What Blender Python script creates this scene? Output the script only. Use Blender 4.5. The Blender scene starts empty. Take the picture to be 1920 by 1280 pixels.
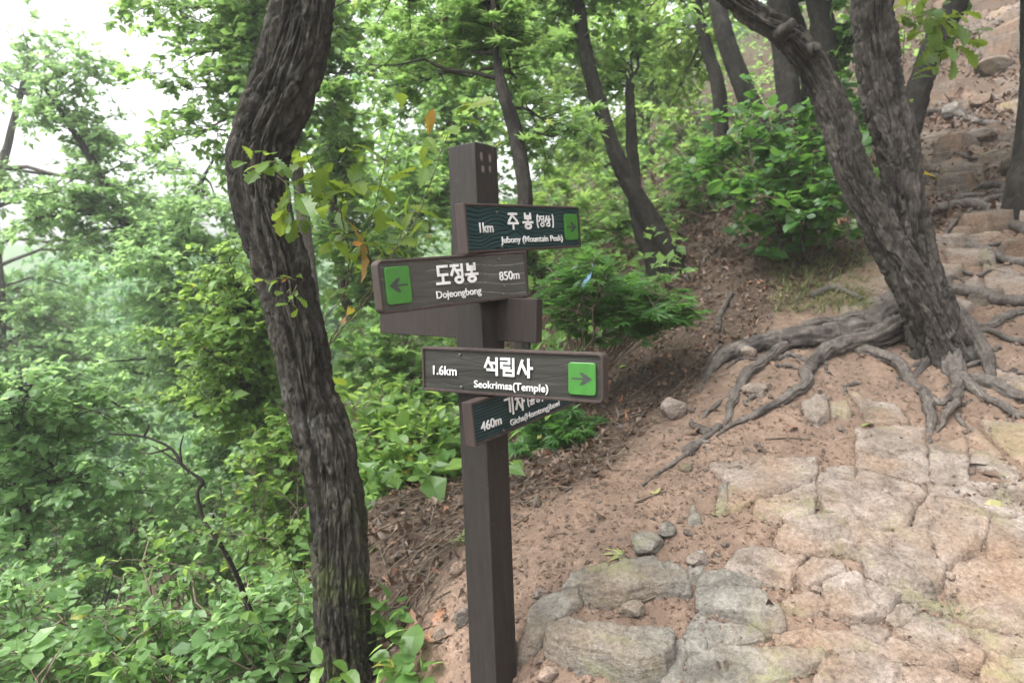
import bpy, math
import numpy as np
from mathutils import Vector, Matrix

# ------------------------------------------------------------------ camera, sky, sun, exposure
scene = bpy.context.scene
col = scene.collection
PITCH, ROLL, FPX = math.radians(8.9), math.radians(2.2), 1280.0
CAM = np.array([0.0, 0.0, 1.6])
Fv = np.array([0, math.cos(PITCH), -math.sin(PITCH)])
R0 = np.array([1.0, 0, 0]); U0 = np.cross(R0, Fv)
Rv = math.cos(ROLL) * R0 - math.sin(ROLL) * U0
Uv = math.sin(ROLL) * R0 + math.cos(ROLL) * U0
cd = bpy.data.cameras.new('camera'); cam = bpy.data.objects.new('camera', cd); col.objects.link(cam)
cd.sensor_width = 36.0; cd.lens = 24.0; cd.clip_start = 0.05; cd.clip_end = 600
mw = Matrix.Identity(4)
for i in range(3):
    mw[i][0], mw[i][1], mw[i][2], mw[i][3] = Rv[i], Uv[i], -Fv[i], CAM[i]
cam.matrix_world = mw
cd.dof.use_dof = True; cd.dof.focus_distance = 2.3; cd.dof.aperture_fstop = 3.2
scene.camera = cam

SUN_EL, SUN_AZ = math.radians(66), math.radians(-115)      # high and very soft behind cloud
world = bpy.data.worlds.new('World'); scene.world = world; world.use_nodes = True
nt = world.node_tree; nt.nodes.clear()
sky = nt.nodes.new('ShaderNodeTexSky'); sky.sky_type = 'NISHITA'; sky.sun_disc = False
sky.sun_elevation = SUN_EL; sky.sun_rotation = SUN_AZ; sky.altitude = 300; sky.air_density = 1.0; sky.dust_density = 6.0; sky.ozone_density = 1.0
hs = nt.nodes.new('ShaderNodeHueSaturation'); hs.inputs['Saturation'].default_value = 0.12
bg = nt.nodes.new('ShaderNodeBackground'); bg.inputs['Strength'].default_value = 0.15
wo = nt.nodes.new('ShaderNodeOutputWorld')
nt.links.new(sky.outputs[0], hs.inputs['Color']); nt.links.new(hs.outputs[0], bg.inputs['Color']); nt.links.new(bg.outputs[0], wo.inputs['Surface'])
sl = bpy.data.lights.new('sun', 'SUN'); sl.energy = 1.5; sl.angle = math.radians(40); sl.color = (1.0, 0.97, 0.92)
sun = bpy.data.objects.new('sun', sl); col.objects.link(sun)
sdir = Vector((math.sin(SUN_AZ) * math.cos(SUN_EL), math.cos(SUN_AZ) * math.cos(SUN_EL), math.sin(SUN_EL)))
sun.rotation_euler = sdir.to_track_quat('Z', 'Y').to_euler()
sun.location = (-5, 2, 12)
vs = scene.view_settings
vs.view_transform = 'Standard'; vs.look = 'None'; vs.gamma = 1.0; vs.exposure = 1.95; vs.use_curve_mapping = False
scene.cycles.use_denoising = True
scene.cycles.max_bounces = 8; scene.cycles.transmission_bounces = 4; scene.cycles.volume_bounces = 1
scene.cycles.diffuse_bounces = 4

# ------------------------------------------------------------------ helpers
rng = np.random.default_rng(7)
def unit(v):
    v = np.asarray(v, float); return v / np.maximum(np.linalg.norm(v, axis=-1, keepdims=True), 1e-9)
def ray(px, py):
    px = np.asarray(px, float); py = np.asarray(py, float)
    return Fv + ((px - 960) / FPX)[..., None] * Rv + ((640 - py) / FPX)[..., None] * Uv
def P(px, py, d):
    return CAM + np.asarray(d, float)[..., None] * ray(px, py)
def proj(p):
    q = np.asarray(p) - CAM
    d = q @ Fv
    return 960 + FPX * (q @ Rv) / d, 640 - FPX * (q @ Uv) / d, d
def sstep(a, b, x):
    t = np.clip((x - a) / (b - a), 0, 1); return t * t * (3 - 2 * t)

def _hash(ix, iy, iz, s=0):
    h = (ix.astype(np.int64) * 374761393 + iy.astype(np.int64) * 668265263 + iz.astype(np.int64) * 2147483647 + s * 1274126177) & 0xFFFFFFFF
    h = ((h ^ (h >> 13)) * 1274126177) & 0xFFFFFFFF
    h = ((h ^ (h >> 16)) * 2246822519) & 0xFFFFFFFF
    return ((h ^ (h >> 15)) & 0xFFFFFF) / float(0xFFFFFF)
def vnoise(p, s=0):
    p = np.asarray(p, float); i = np.floor(p).astype(np.int64); f = p - i; f = f * f * (3 - 2 * f)
    r = 0
    for dx in (0, 1):
        wx = f[..., 0] if dx else 1 - f[..., 0]
        for dy in (0, 1):
            wy = f[..., 1] if dy else 1 - f[..., 1]
            for dz in (0, 1):
                wz = f[..., 2] if dz else 1 - f[..., 2]
                r = r + wx * wy * wz * _hash(i[..., 0] + dx, i[..., 1] + dy, i[..., 2] + dz, s)
    return r * 2 - 1
def fbm(p, oct=4, s=0, gain=0.5):
    p = np.asarray(p, float); a, r = 1.0, 0
    for k in range(oct):
        r = r + a * vnoise(p, s + k); p = p * 2.03 + 17.3; a *= gain
    return r
def fbm2(x, y, oct=4, s=0, gain=0.5):
    return fbm(np.stack([x, y, np.zeros_like(x) + 0.37], -1), oct, s, gain)
def worley(p, s=0):
    p = np.asarray(p, float); i = np.floor(p).astype(np.int64)
    f1 = np.full(p.shape[:-1], 9.0); f2 = f1.copy(); idv = np.zeros(p.shape[:-1])
    for dx in (-1, 0, 1):
        for dy in (-1, 0, 1):
            for dz in (-1, 0, 1):
                c = i + np.array([dx, dy, dz])
                q = np.stack([_hash(c[..., 0], c[..., 1], c[..., 2], s + k) for k in range(3)], -1) + c
                d = np.linalg.norm(q - p, axis=-1)
                idv = np.where(d < f1, q[..., 0] - c[..., 0], idv)
                f2 = np.where(d < f1, f1, np.minimum(f2, d)); f1 = np.minimum(f1, d)
    return f1, f2, idv

def facets(x, y, sc, s=0):
    """broken-rock relief: every cell is a plane tilted its own way"""
    p = np.stack([x * sc, y * sc], -1); i = np.floor(p).astype(np.int64); best = np.full(x.shape, 9.0); out = np.zeros(x.shape)
    for dx in (-1, 0, 1):
        for dy in (-1, 0, 1):
            cx, cy = i[..., 0] + dx, i[..., 1] + dy; h = [_hash(cx, cy, cx * 0 + 3, s + k) for k in range(5)]
            ex, ey = p[..., 0] - cx - h[0], p[..., 1] - cy - h[1]; d = ex * ex + ey * ey
            v = (ex * (h[2] - .5) + ey * (h[3] - .5)) * 1.6 + (h[4] - .5) * .6
            out = np.where(d < best, v, out); best = np.minimum(best, d)
    return out / sc
def mesh_np(name, verts, faces, mat=None, smooth=False, attrs=None):
    verts = np.ascontiguousarray(verts, np.float32); faces = np.ascontiguousarray(faces, np.int32)
    me = bpy.data.meshes.new(name); k = faces.shape[1]; n = len(faces)
    me.vertices.add(len(verts)); me.vertices.foreach_set('co', verts.ravel())
    me.loops.add(n * k); me.loops.foreach_set('vertex_index', faces.ravel())
    me.polygons.add(n); me.polygons.foreach_set('loop_start', np.arange(0, n * k, k, dtype=np.int32))
    me.update(calc_edges=True)
    me.polygons.foreach_set('use_smooth', np.full(n, bool(smooth)))
    for an, av in (attrs or {}).items():
        a = me.attributes.new(an, 'FLOAT', 'POINT'); a.data.foreach_set('value', np.ascontiguousarray(av, np.float32))
    if mat: me.materials.append(mat)
    return me
def link(name, me, parent=None, **props):
    o = bpy.data.objects.new(name, me); col.objects.link(o)
    if parent is not None:
        o.parent = parent; o.matrix_parent_inverse = parent.matrix_basis.inverted()
    for k, v in props.items(): o[k] = v
    return o
def empty(name, loc, label, cat, group=None):
    o = bpy.data.objects.new(name, None); col.objects.link(o); o.location = tuple(loc); o.empty_display_size = 0.2
    o['label'] = label; o['category'] = cat
    if group: o['group'] = group
    return o
class Geo:                      # joins pieces of one and the same part
    def __init__(s): s.v, s.f, s.n, s.a = [], [], 0, []
    def add(s, v, f, a=None):
        v = np.asarray(v, float)
        s.v.append(v); s.f.append(np.asarray(f, int) + s.n); s.n += len(v)
        s.a.append(np.full(len(v), 0.5) if a is None else np.broadcast_to(a, (len(v),)))
    def mesh(s, name, mat, smooth=False):
        return mesh_np(name, np.concatenate(s.v), np.concatenate(s.f), mat, smooth, {'tint': np.concatenate(s.a)})
def tri(f):
    f = np.asarray(f); return np.concatenate([f[:, [0, 1, 2]], f[:, [0, 2, 3]]])

def smooth_path(pts, n):
    """Catmull-Rom through the rows of pts (any width), n samples evenly spaced along the length"""
    p = np.asarray(pts, float)
    q = np.vstack([2 * p[0] - p[1], p, 2 * p[-1] - p[-2]])
    out = []
    for i in range(1, len(q) - 2):
        t = np.linspace(0, 1, 24, endpoint=False)[:, None]
        a, b, c, d = q[i - 1], q[i], q[i + 1], q[i + 2]
        out.append(.5 * ((2 * b) + (c - a) * t + (2 * a - 5 * b + 4 * c - d) * t ** 2 + (3 * b - a - 3 * c + d) * t ** 3))
    out = np.vstack(out + [p[-1:]])
    L = np.concatenate([[0], np.cumsum(np.linalg.norm(np.diff(out[:, :3], axis=0), axis=1))])
    s = np.linspace(0, L[-1], n)
    return np.stack([np.interp(s, L, out[:, k]) for k in range(p.shape[1])], 1), s
def frames(c):
    t = unit(np.gradient(c, axis=0)); n = np.zeros_like(c)
    ref = np.array([0, 1.0, 0]) if abs(t[0][1]) < .9 else np.array([1.0, 0, 0])
    v = unit(ref - t[0] * (ref @ t[0]))
    for i in range(len(c)):
        v = unit(v - t[i] * (v @ t[i])); n[i] = v
    return t, n, np.cross(t, n)
def tube(path, rad, seg=6, disp=None, cap=True):
    """quad tube; disp(theta, s, r) -> offset of the radius"""
    c = np.asarray(path, float); m = len(c); rad = np.broadcast_to(rad, (m,))
    t, n, b = frames(c)
    L = np.concatenate([[0], np.cumsum(np.linalg.norm(np.diff(c, axis=0), axis=1))])
    th = np.linspace(0, 2 * np.pi, seg, endpoint=False)
    T, S = np.meshgrid(th, L); Rr = np.repeat(rad[:, None], seg, 1).astype(float)
    if disp is not None: Rr = Rr + disp(T, S, Rr)
    v = c[:, None] + Rr[..., None] * (np.cos(T)[..., None] * n[:, None] + np.sin(T)[..., None] * b[:, None])
    v = v.reshape(-1, 3); i = np.arange(m - 1)[:, None] * seg; j = np.arange(seg)[None]; k = (j + 1) % seg
    f = np.stack([i + j, i + k, i + seg + k, i + seg + j], -1).reshape(-1, 4)
    if cap:
        v = np.vstack([v, c[-1] + t[-1] * rad[-1] * .5, c[0]]); e = len(v) - 2; z = len(v) - 1
        j = np.arange(0, seg, 1); o = (m - 1) * seg
        f = np.vstack([f, np.stack([o + j, o + (j + 1) % seg, np.full(seg, e), np.full(seg, e)], 1)[:0]])
        f = np.vstack([tri(f), np.stack([o + j, o + (j + 1) % seg, np.full(seg, e)], 1), np.stack([(j + 1) % seg, j, np.full(seg, z)], 1)])
    else: f = tri(f)
    return v, f

# ------------------------------------------------------------------ materials
def mat(name):
    m = bpy.data.materials.new(name); m.use_nodes = True; n = m.node_tree; n.nodes.clear()
    out = n.nodes.new('ShaderNodeOutputMaterial'); b = n.nodes.new('ShaderNodeBsdfPrincipled')
    n.links.new(b.outputs[0], out.inputs['Surface']); return m, n, b, out
def N(n, t, **kw):
    x = n.nodes.new(t)
    for k, v in kw.items():
        if k in x.inputs: x.inputs[k].default_value = v
        else: setattr(x, k, v)
    return x
def ramp(n, fac, stops):
    r = n.nodes.new('ShaderNodeValToRGB'); e = r.color_ramp.elements
    while len(e) < len(stops): e.new(0.5)
    for x, (p, c) in zip(e, stops): x.position = p; x.color = (*c, 1)
    n.links.new(fac, r.inputs[0]); return r.outputs[0]
def pos(n, scale=(1, 1, 1), obj=False):
    if obj: s = n.nodes.new('ShaderNodeTexCoord').outputs['Object']
    else: s = n.nodes.new('ShaderNodeNewGeometry').outputs['Position']
    m = N(n, 'ShaderNodeMapping'); m.inputs['Scale'].default_value = scale
    n.links.new(s, m.inputs[0]); return m.outputs[0]
def noise(n, vec, scale, detail=5, rough=.55, dist=0):
    x = N(n, 'ShaderNodeTexNoise', Scale=scale, Detail=detail, Roughness=rough, Distortion=dist)
    n.links.new(vec, x.inputs['Vector']); return x.outputs['Fac']
def mix(n, fac, a, b, mode='MIX'):
    x = n.nodes.new('ShaderNodeMix'); x.data_type = 'RGBA'; x.blend_type = mode
    for s, v in ((0, fac), (6, a), (7, b)):
        if isinstance(v, (int, float)): x.inputs[s].default_value = v
        elif isinstance(v, tuple): x.inputs[s].default_value = (*v, 1)
        else: n.links.new(v, x.inputs[s])
    return x.outputs[2]
def bump(n, bsdf, h, strength, dist):
    x = N(n, 'ShaderNodeBump', Strength=strength, Distance=dist)
    n.links.new(h, x.inputs['Height']); n.links.new(x.outputs[0], bsdf.inputs['Normal']); return x
def attr(n, name):
    return N(n, 'ShaderNodeAttribute', attribute_name=name).outputs['Fac']

def m_leaf(name, stops, trans=.35, gloss=.42, tcol=(.20, .34, .03)):
    m, n, b, out = mat(name)
    t = attr(n, 'tint'); c = ramp(n, t, stops)
    nz = noise(n, pos(n), 22, 2); c = mix(n, .25, c, ramp(n, nz, [(.3, (.03, .05, .01)), (.7, (.18, .22, .06))]), 'OVERLAY')
    n.links.new(c, b.inputs['Base Color']); b.inputs['Roughness'].default_value = gloss; b.inputs['Specular IOR Level'].default_value = .5
    tr = n.nodes.new('ShaderNodeBsdfTranslucent'); tc = mix(n, .5, c, tcol); n.links.new(tc, tr.inputs['Color'])
    ms = N(n, 'ShaderNodeMixShader'); ms.inputs[0].default_value = trans
    n.links.new(b.outputs[0], ms.inputs[1]); n.links.new(tr.outputs[0], ms.inputs[2]); n.links.new(ms.outputs[0], out.inputs['Surface'])
    return m
YEL = (.42, .30, .03)
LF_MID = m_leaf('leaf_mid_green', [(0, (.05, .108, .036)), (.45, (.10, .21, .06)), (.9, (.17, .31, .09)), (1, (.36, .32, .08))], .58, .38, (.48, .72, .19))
LF_BLUE = m_leaf('leaf_blue_green', [(0, (.06, .13, .065)), (.5, (.11, .23, .11)), (1, (.18, .32, .165))], .55, .34, (.38, .62, .24))
LF_YEL = m_leaf('leaf_yellow_green', [(0, (.065, .14, .035)), (.5, (.13, .245, .055)), (.93, (.21, .33, .085)), (1, (.38, .27, .05))], .56, .42, (.50, .70, .15))
LF_DARK = m_leaf('leaf_dark_green', [(0, (.028, .085, .025)), (.5, (.058, .16, .038)), (1, (.11, .24, .06))], .46, .40, (.26, .52, .08))
LF_OAK = m_leaf('leaf_oak_sapling', [(0, (.06, .135, .025)), (.6, (.12, .22, .038)), (.9, (.20, .28, .04)), (.96, (.42, .29, .035)), (1, (.44, .16, .045))], .5, .40, (.46, .58, .06))
LF_PALE = m_leaf('leaf_haze_lightened', [(0, (.085, .165, .068)), (.5, (.155, .285, .11)), (1, (.25, .40, .17))], .58, .34, (.52, .76, .28))  # lightened leaf colour stands in for haze and sky brightness on the left
LF_DEAD = m_leaf('leaf_dead', [(0, (.035, .023, .018)), (.4, (.085, .052, .037)), (.8, (.18, .11, .078)), (1, (.30, .125, .06))], .12, .55, (.3, .14, .06))
LF_FALL = m_leaf('leaf_fallen_pale', [(0, (.17, .20, .06)), (1, (.33, .31, .14))], .15, .5, (.4, .4, .1))

def m_bark(name, c0, c1, c2, moss=0, sc=1.0, rough=.85, lich=(.22, .22, .20)):
    m, n, b, out = mat(name)
    p1 = pos(n, (1, 1, .5)); p2 = pos(n)
    a = attr(n, 'tint')                                   # every bark plate has its own tone
    f = noise(n, p1, 38 * sc, 7, .7)
    c = ramp(n, f, [(.28, c0), (.52, c1), (.78, c2)])
    c = mix(n, .55, c, ramp(n, a, [(0, (.22, .21, .2)), (.5, (.5, .48, .46)), (1, (.78, .76, .73))]), 'OVERLAY')
    l = noise(n, p2, 9, 5, .6); c = mix(n, ramp(n, l, [(.56, (0, 0, 0)), (.72, (.45, .45, .45))]), c, lich)
    wt = noise(n, pos(n, (1, 1, .35)), 4.5, 5, .6); c = mix(n, ramp(n, wt, [(.50, (0, 0, 0)), (.64, (.7, .7, .7))]), c, tuple(x * .8 for x in c0))       # damp black patches
    if moss:
        g = n.nodes.new('ShaderNodeNewGeometry'); sx = n.nodes.new('ShaderNodeSeparateXYZ'); n.links.new(g.outputs['Position'], sx.inputs[0])
        mr = N(n, 'ShaderNodeMapRange'); mr.inputs['From Min'].default_value = .75; mr.inputs['From Max'].default_value = -.2; n.links.new(sx.outputs['Z'], mr.inputs[0])
        ms = noise(n, p2, 7, 6, .65)
        mm = N(n, 'ShaderNodeMath', operation='MULTIPLY'); n.links.new(mr.outputs[0], mm.inputs[0])
        n.links.new(ramp(n, ms, [(.46, (0, 0, 0)), (.66, (1, 1, 1))]), mm.inputs[1])
        c = mix(n, mm.outputs[0], c, (.055, .075, .018))
    n.links.new(c, b.inputs['Base Color']); b.inputs['Roughness'].default_value = rough; b.inputs['Specular IOR Level'].default_value = .2
    h = noise(n, p1, 120 * sc, 5, .7); bump(n, b, h, .7, .008)
    return m
BK_OAK = m_bark('bark_oak', (.008, .0073, .0062), (.031, .0285, .0235), (.09, .084, .07), moss=1, lich=(.14, .14, .125))
BK_PINE = m_bark('bark_pine', (.012, .0106, .009), (.048, .043, .037), (.118, .109, .097), sc=.8, lich=(.15, .14, .13))
BK_ROOT = m_bark('bark_root', (.026, .022, .0195), (.088, .077, .069), (.17, .153, .14), rough=.6, lich=(.2, .18, .16))
BK_DARK = m_bark('bark_dark', (.006, .0055, .005), (.019, .0165, .014), (.045, .04, .034), lich=(.07, .07, .06))
BK_PALE = m_bark('bark_pale', (.022, .02, .017), (.07, .062, .053), (.14, .128, .11), lich=(.14, .14, .12))
TWIG = m_bark('twig_bark', (.05, .04, .03), (.12, .095, .07), (.2, .17, .13))

def m_ground():
    m, n, b, out = mat('forest_ground')
    p = pos(n); t = attr(n, 'trail')
    s1 = noise(n, p, 1.6, 5); s2 = noise(n, p, 34, 6, .7); s3 = noise(n, p, 170, 3, .7)
    soil = ramp(n, s2, [(.28, (.098, .075, .060)), (.5, (.188, .145, .117)), (.72, (.272, .22, .182))])
    soil = mix(n, ramp(n, s1, [(.35, (0, 0, 0)), (.68, (.4, .4, .4))]), soil, (.19, .128, .092))
    soil = mix(n, .45, soil, ramp(n, s3, [(.3, (.2, .14, .1)), (.65, (.8, .7, .62))]), 'OVERLAY')
    s4 = noise(n, p, 5, 6, .65); soil = mix(n, ramp(n, s4, [(.38, (.8, .8, .8)), (.6, (0, 0, 0))]), soil, (.125, .088, .067))
    fl = ramp(n, s2, [(.3, (.026, .019, .014)), (.5, (.062, .044, .033)), (.72, (.125, .088, .066))])
    c = mix(n, t, fl, soil); c = mix(n, attr(n, 'wooded'), c, ramp(n, s1, [(.3, (.03, .07, .022)), (.7, (.07, .13, .04))]))
    n.links.new(c, b.inputs['Base Color']); b.inputs['Roughness'].default_value = .95; b.inputs['Specular IOR Level'].default_value = .15
    ad = N(n, 'ShaderNodeMath', operation='ADD'); n.links.new(s2, ad.inputs[0]); n.links.new(s3, ad.inputs[1]); bump(n, b, ad.outputs[0], .8, .012)
    return m
GROUND = m_ground()
def m_rock(name, a, bb, c2, ora, moss):
    m, n, b, out = mat(name); p = pos(n); ps = pos(n, (.8, .8, 3.2))
    s0 = noise(n, p, 2.2, 5); s1 = noise(n, ps, 7, 7, .62, .6); s2 = noise(n, p, 60, 5, .7); s3 = noise(n, p, 260, 2, .7)
    c = ramp(n, s1, [(.3, a), (.5, bb), (.7, c2)])
    c = mix(n, ramp(n, s0, [(.44, (0, 0, 0)), (.66, (ora[3],) * 3)]), c, ora[:3])
    c = mix(n, .7, c, ramp(n, s2, [(.3, (.2, .18, .17)), (.7, (.8, .8, .8))]), 'OVERLAY')
    c = mix(n, .3, c, ramp(n, s3, [(.35, (.2, .2, .2)), (.65, (.8, .8, .8))]), 'OVERLAY')
    mo = noise(n, p, 3.3, 6, .65); mo2 = noise(n, p, 25, 4, .7)
    mm = N(n, 'ShaderNodeMath', operation='MULTIPLY'); n.links.new(ramp(n, mo, [(.54, (0, 0, 0)), (.68, (moss,) * 3)]), mm.inputs[0]); n.links.new(ramp(n, mo2, [(.35, (.2, .2, .2)), (.6, (1, 1, 1))]), mm.inputs[1])
    c = mix(n, mm.outputs[0], c, (.17, .17, .07))
    n.links.new(c, b.inputs['Base Color']); b.inputs['Roughness'].default_value = .85; b.inputs['Specular IOR Level'].default_value = .3
    ad = N(n, 'ShaderNodeMath', operation='MULTIPLY_ADD'); ad.inputs[1].default_value = 1.5; n.links.new(s1, ad.inputs[0]); n.links.new(s2, ad.inputs[2]); bump(n, b, ad.outputs[0], .8, .014)
    return m
RK_PINK = m_rock('rock_pink', (.088, .072, .060), (.160, .133, .112), (.234, .202, .177), (.20, .128, .08, .6), .6)
RK_BROWN = m_rock('rock_brown', (.042, .034, .028), (.083, .068, .056), (.135, .113, .095), (.15, .09, .055, .6), .4)
RK_GREY = m_rock('rock_grey', (.07, .065, .056), (.128, .12, .104), (.195, .184, .163), (.20, .135, .085, .45), .9)

def m_plain(name, color, rough=.6, grain=0, spec=.4, wear=None):
    m, n, b, out = mat(name)
    c = None
    if grain:
        f = noise(n, pos(n, (14, 14, 1.0) if grain > 0 else (1, 1, 14), True), 6, 6, .65)
        c = ramp(n, f, [(.25, tuple(x * .62 for x in color)), (.5, color), (.8, tuple(min(1, x * 1.5) for x in color))])
        bump(n, b, f, .35, .003)
    else:
        f = noise(n, pos(n), 35, 5, .6); c = ramp(n, f, [(.25, tuple(x * .8 for x in color)), (.75, tuple(min(1, x * 1.15) for x in color))])
    if wear:
        w = noise(n, pos(n), 18, 6, .7); w2 = ramp(n, w, [(.60, (0, 0, 0)), (.72, (.55, .55, .55))]); c = mix(n, w2, c, wear)
    n.links.new(c, b.inputs['Base Color']); b.inputs['Roughness'].default_value = rough; b.inputs['Specular IOR Level'].default_value = spec
    return m
# ------------------------------------------------------------------ terrain
CP = [(1900,1275,2.25),(1600,1275,2.25),(1300,1275,2.3),(1100,1275,2.35),(980,1290,2.4),(850,1275,2.55),(720,1260,2.8),(660,1330,2.95),
 (1880,1100,2.6),(1600,1100,2.6),(1300,1100,2.65),(1050,1130,2.65),(780,1130,3.0),
 (1880,930,3.1),(1600,930,3.05),(1300,950,3.1),(1050,970,3.2),(860,1060,3.1),(720,1000,3.7),
 (1880,800,3.7),(1600,800,3.7),(1350,820,3.8),(1150,850,3.9),(1000,890,4.0),(880,930,4.1),(720,930,4.4),
 (1750,660,4.5),(1550,700,4.4),(1350,700,4.5),(1200,760,4.6),(1320,620,5.2),(1100,800,4.8),
 (1880,560,5.2),(1600,550,5.4),(1480,520,6.0),(1700,470,6.0),(1880,430,6.2),(1880,330,7.2),(1780,250,8.5),(1880,180,9.5),(1830,80,12),(1880,10,14),
 (1280,500,7.0),(1400,420,8.0),(1300,380,9.5),(1420,300,10.5),(1500,200,13),(740,790,9)]
CW = [(-1.5,3,-.95),(-2.5,3,-1.7),(-2,5,-1.9),(-4,5,-3.0),(-1,6,-1.1),(-6,10,-4.2),(-3,10,-2.2),(.4,12,1.0),(-12,10,-7),(-12,20,-7),(-5,20,-2.6),(1,20,1.8),
 (7,20,6.5),(15,15,11),(10,8,6.2),(4.2,3,1.0),(5,0,1.2),(0,0,0),(1.5,1,.0),(-2,0,-1.2),(-6,2,-3.9),(20,30,15),(0,38,4),(-20,40,-9),(-30,15,-14),(20,0,8)]
_c = np.vstack([P(np.array([c[0] for c in CP]), np.array([c[1] for c in CP]), np.array([c[2] for c in CP])), np.array(CW, float)])
def _phi(r2): return np.where(r2 > 1e-12, .5 * r2 * np.log(np.maximum(r2, 1e-12)), 0)
_n = len(_c); _A = np.zeros((_n + 3, _n + 3))
_A[:_n, :_n] = _phi(((_c[:, None, :2] - _c[None, :, :2]) ** 2).sum(-1)) + np.eye(_n) * .02
_A[:_n, _n] = 1; _A[:_n, _n + 1:] = _c[:, :2]; _A[_n:, :_n] = _A[:_n, _n:].T
_w = np.linalg.solve(_A, np.concatenate([_c[:, 2], [0, 0, 0]]))
def H0(x, y):
    x = np.asarray(x, float); y = np.asarray(y, float); sh = x.shape; x = x.ravel(); y = y.ravel()
    z = np.zeros_like(x)
    for i in range(0, len(x), 40000):
        a, b = x[i:i + 40000], y[i:i + 40000]
        z[i:i + 40000] = _phi((a[:, None] - _c[None, :, 0]) ** 2 + (b[:, None] - _c[None, :, 1]) ** 2) @ _w[:_n] + _w[_n] + _w[_n + 1] * a + _w[_n + 2] * b
    far = np.clip(.38 * x + .06 * y - 2, -34, 20)
    z = z + (far - z) * sstep(24, 48, np.hypot(x, y - 5))
    rr = np.hypot(x, y); z = z + sstep(55, 150, rr) * (np.maximum(z, 3) - z)
    return z.reshape(sh)
def H(x, y):
    x = np.asarray(x, float); y = np.asarray(y, float)
    d = np.hypot(x, y)
    return H0(x, y) + (.028 * fbm2(x * 2.1, y * 2.1, 3, 3) + .012 * fbm2(x * 9, y * 9, 3, 9)) * (1 + sstep(5, 12, d) * 4)
def hit(px, py):
    """where the sight line through a pixel meets the ground"""
    r = ray(px, py); px = np.asarray(px, float); sh = px.shape; r = r.reshape(-1, 3)
    ts = 1.6 * 1.02 ** np.arange(0, 190); t0 = np.full(len(r), ts[-1]); done = np.zeros(len(r), bool); prev = ts[0]
    for t in ts:
        p = CAM + t * r; below = (p[:, 2] < H(p[:, 0], p[:, 1])) & ~done
        t0[below] = (t + prev) / 2; done |= below; prev = t
        if done.all(): break
    lo, hi = t0 / 1.012, t0 * 1.012
    for _ in range(8):
        mid = (lo + hi) / 2; p = CAM + mid[:, None] * r; b = p[:, 2] < H(p[:, 0], p[:, 1])
        hi = np.where(b, mid, hi); lo = np.where(b, lo, mid)
    p = CAM + ((lo + hi) / 2)[:, None] * r
    return p.reshape(sh + (3,))
def inpoly(x, y, poly):
    p = np.asarray(poly, float); r = np.zeros(np.shape(x), bool); j = len(p) - 1
    for i in range(len(p)):
        c = ((p[i, 1] > y) != (p[j, 1] > y)) & (x < (p[j, 0] - p[i, 0]) * (y - p[i, 1]) / (p[j, 1] - p[i, 1] + 1e-12) + p[i, 0])
        r ^= c; j = i
    return r
def sdist(x, y, poly):
    p = np.asarray(poly, float); d = np.full(np.shape(x), 1e9)
    for a, b in zip(p, np.roll(p, -1, 0)):
        e = b - a; t = np.clip(((x - a[0]) * e[0] + (y - a[1]) * e[1]) / (e @ e + 1e-12), 0, 1)
        d = np.minimum(d, np.hypot(x - a[0] - t * e[0], y - a[1] - t * e[1]))
    return np.where(inpoly(x, y, poly), d, -d)
TRAIL_PX = [(705,1330),(780,1180),(850,1050),(960,960),(1060,915),(1190,830),(1300,740),(1350,690),(1480,585),(1640,500),(1760,420),(1745,250),(1790,120),(1850,10),(2300,10),(2300,1330)]
_tp = hit(np.array([a for a, b in TRAIL_PX]), np.array([b for a, b in TRAIL_PX], float))
TRAIL = np.vstack([_tp[:, :2], [[9, 2], [4, -6], [-.9, -6]]])
def trail_mask(x, y):
    return sstep(-.12, .10, sdist(x, y, TRAIL) + .10 * fbm2(x * 3.5, y * 3.5, 4, 21)) * (1 - .78 * sstep(5.2, 8, y + .5 * fbm2(x * 2, y * 2, 2, 5)))
def axis(a, b, st, lo, hi, g):
    m = list(np.arange(a, b, st)); s = st
    while m[-1] < hi: s *= g; m.append(m[-1] + s)
    s = st
    while m[0] > lo: s *= g; m.insert(0, m[0] - s)
    return np.array(m)
gx = axis(-1.7, 4.3, .026, -170, 60, 1.09); gy = axis(1.7, 6.6, .026, -20, 170, 1.09)
X, Y = np.meshgrid(gx, gy); Z = H(X, Y)
tm = trail_mask(X, Y)
nearw = sstep(9, 6, np.hypot(X, Y))
Z = Z + nearw * (.010 * fbm2(X * 26, Y * 26, 3, 40) * (1 - .5 * tm) + .006 * tm * fbm2(X * 45, Y * 45, 2, 50))
nx, ny = len(gx), len(gy); i = np.arange(ny - 1)[:, None] * nx; j = np.arange(nx - 1)[None]
qf = np.stack([i + j, i + j + 1, i + nx + j + 1, i + nx + j], -1).reshape(-1, 4)
ground = link('ground', None, kind='structure') if False else bpy.data.objects.new('ground', bpy.data.meshes.new('ground'))
col.objects.link(ground); ground['kind'] = 'structure'; DIG = np.zeros_like(Z)

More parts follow.
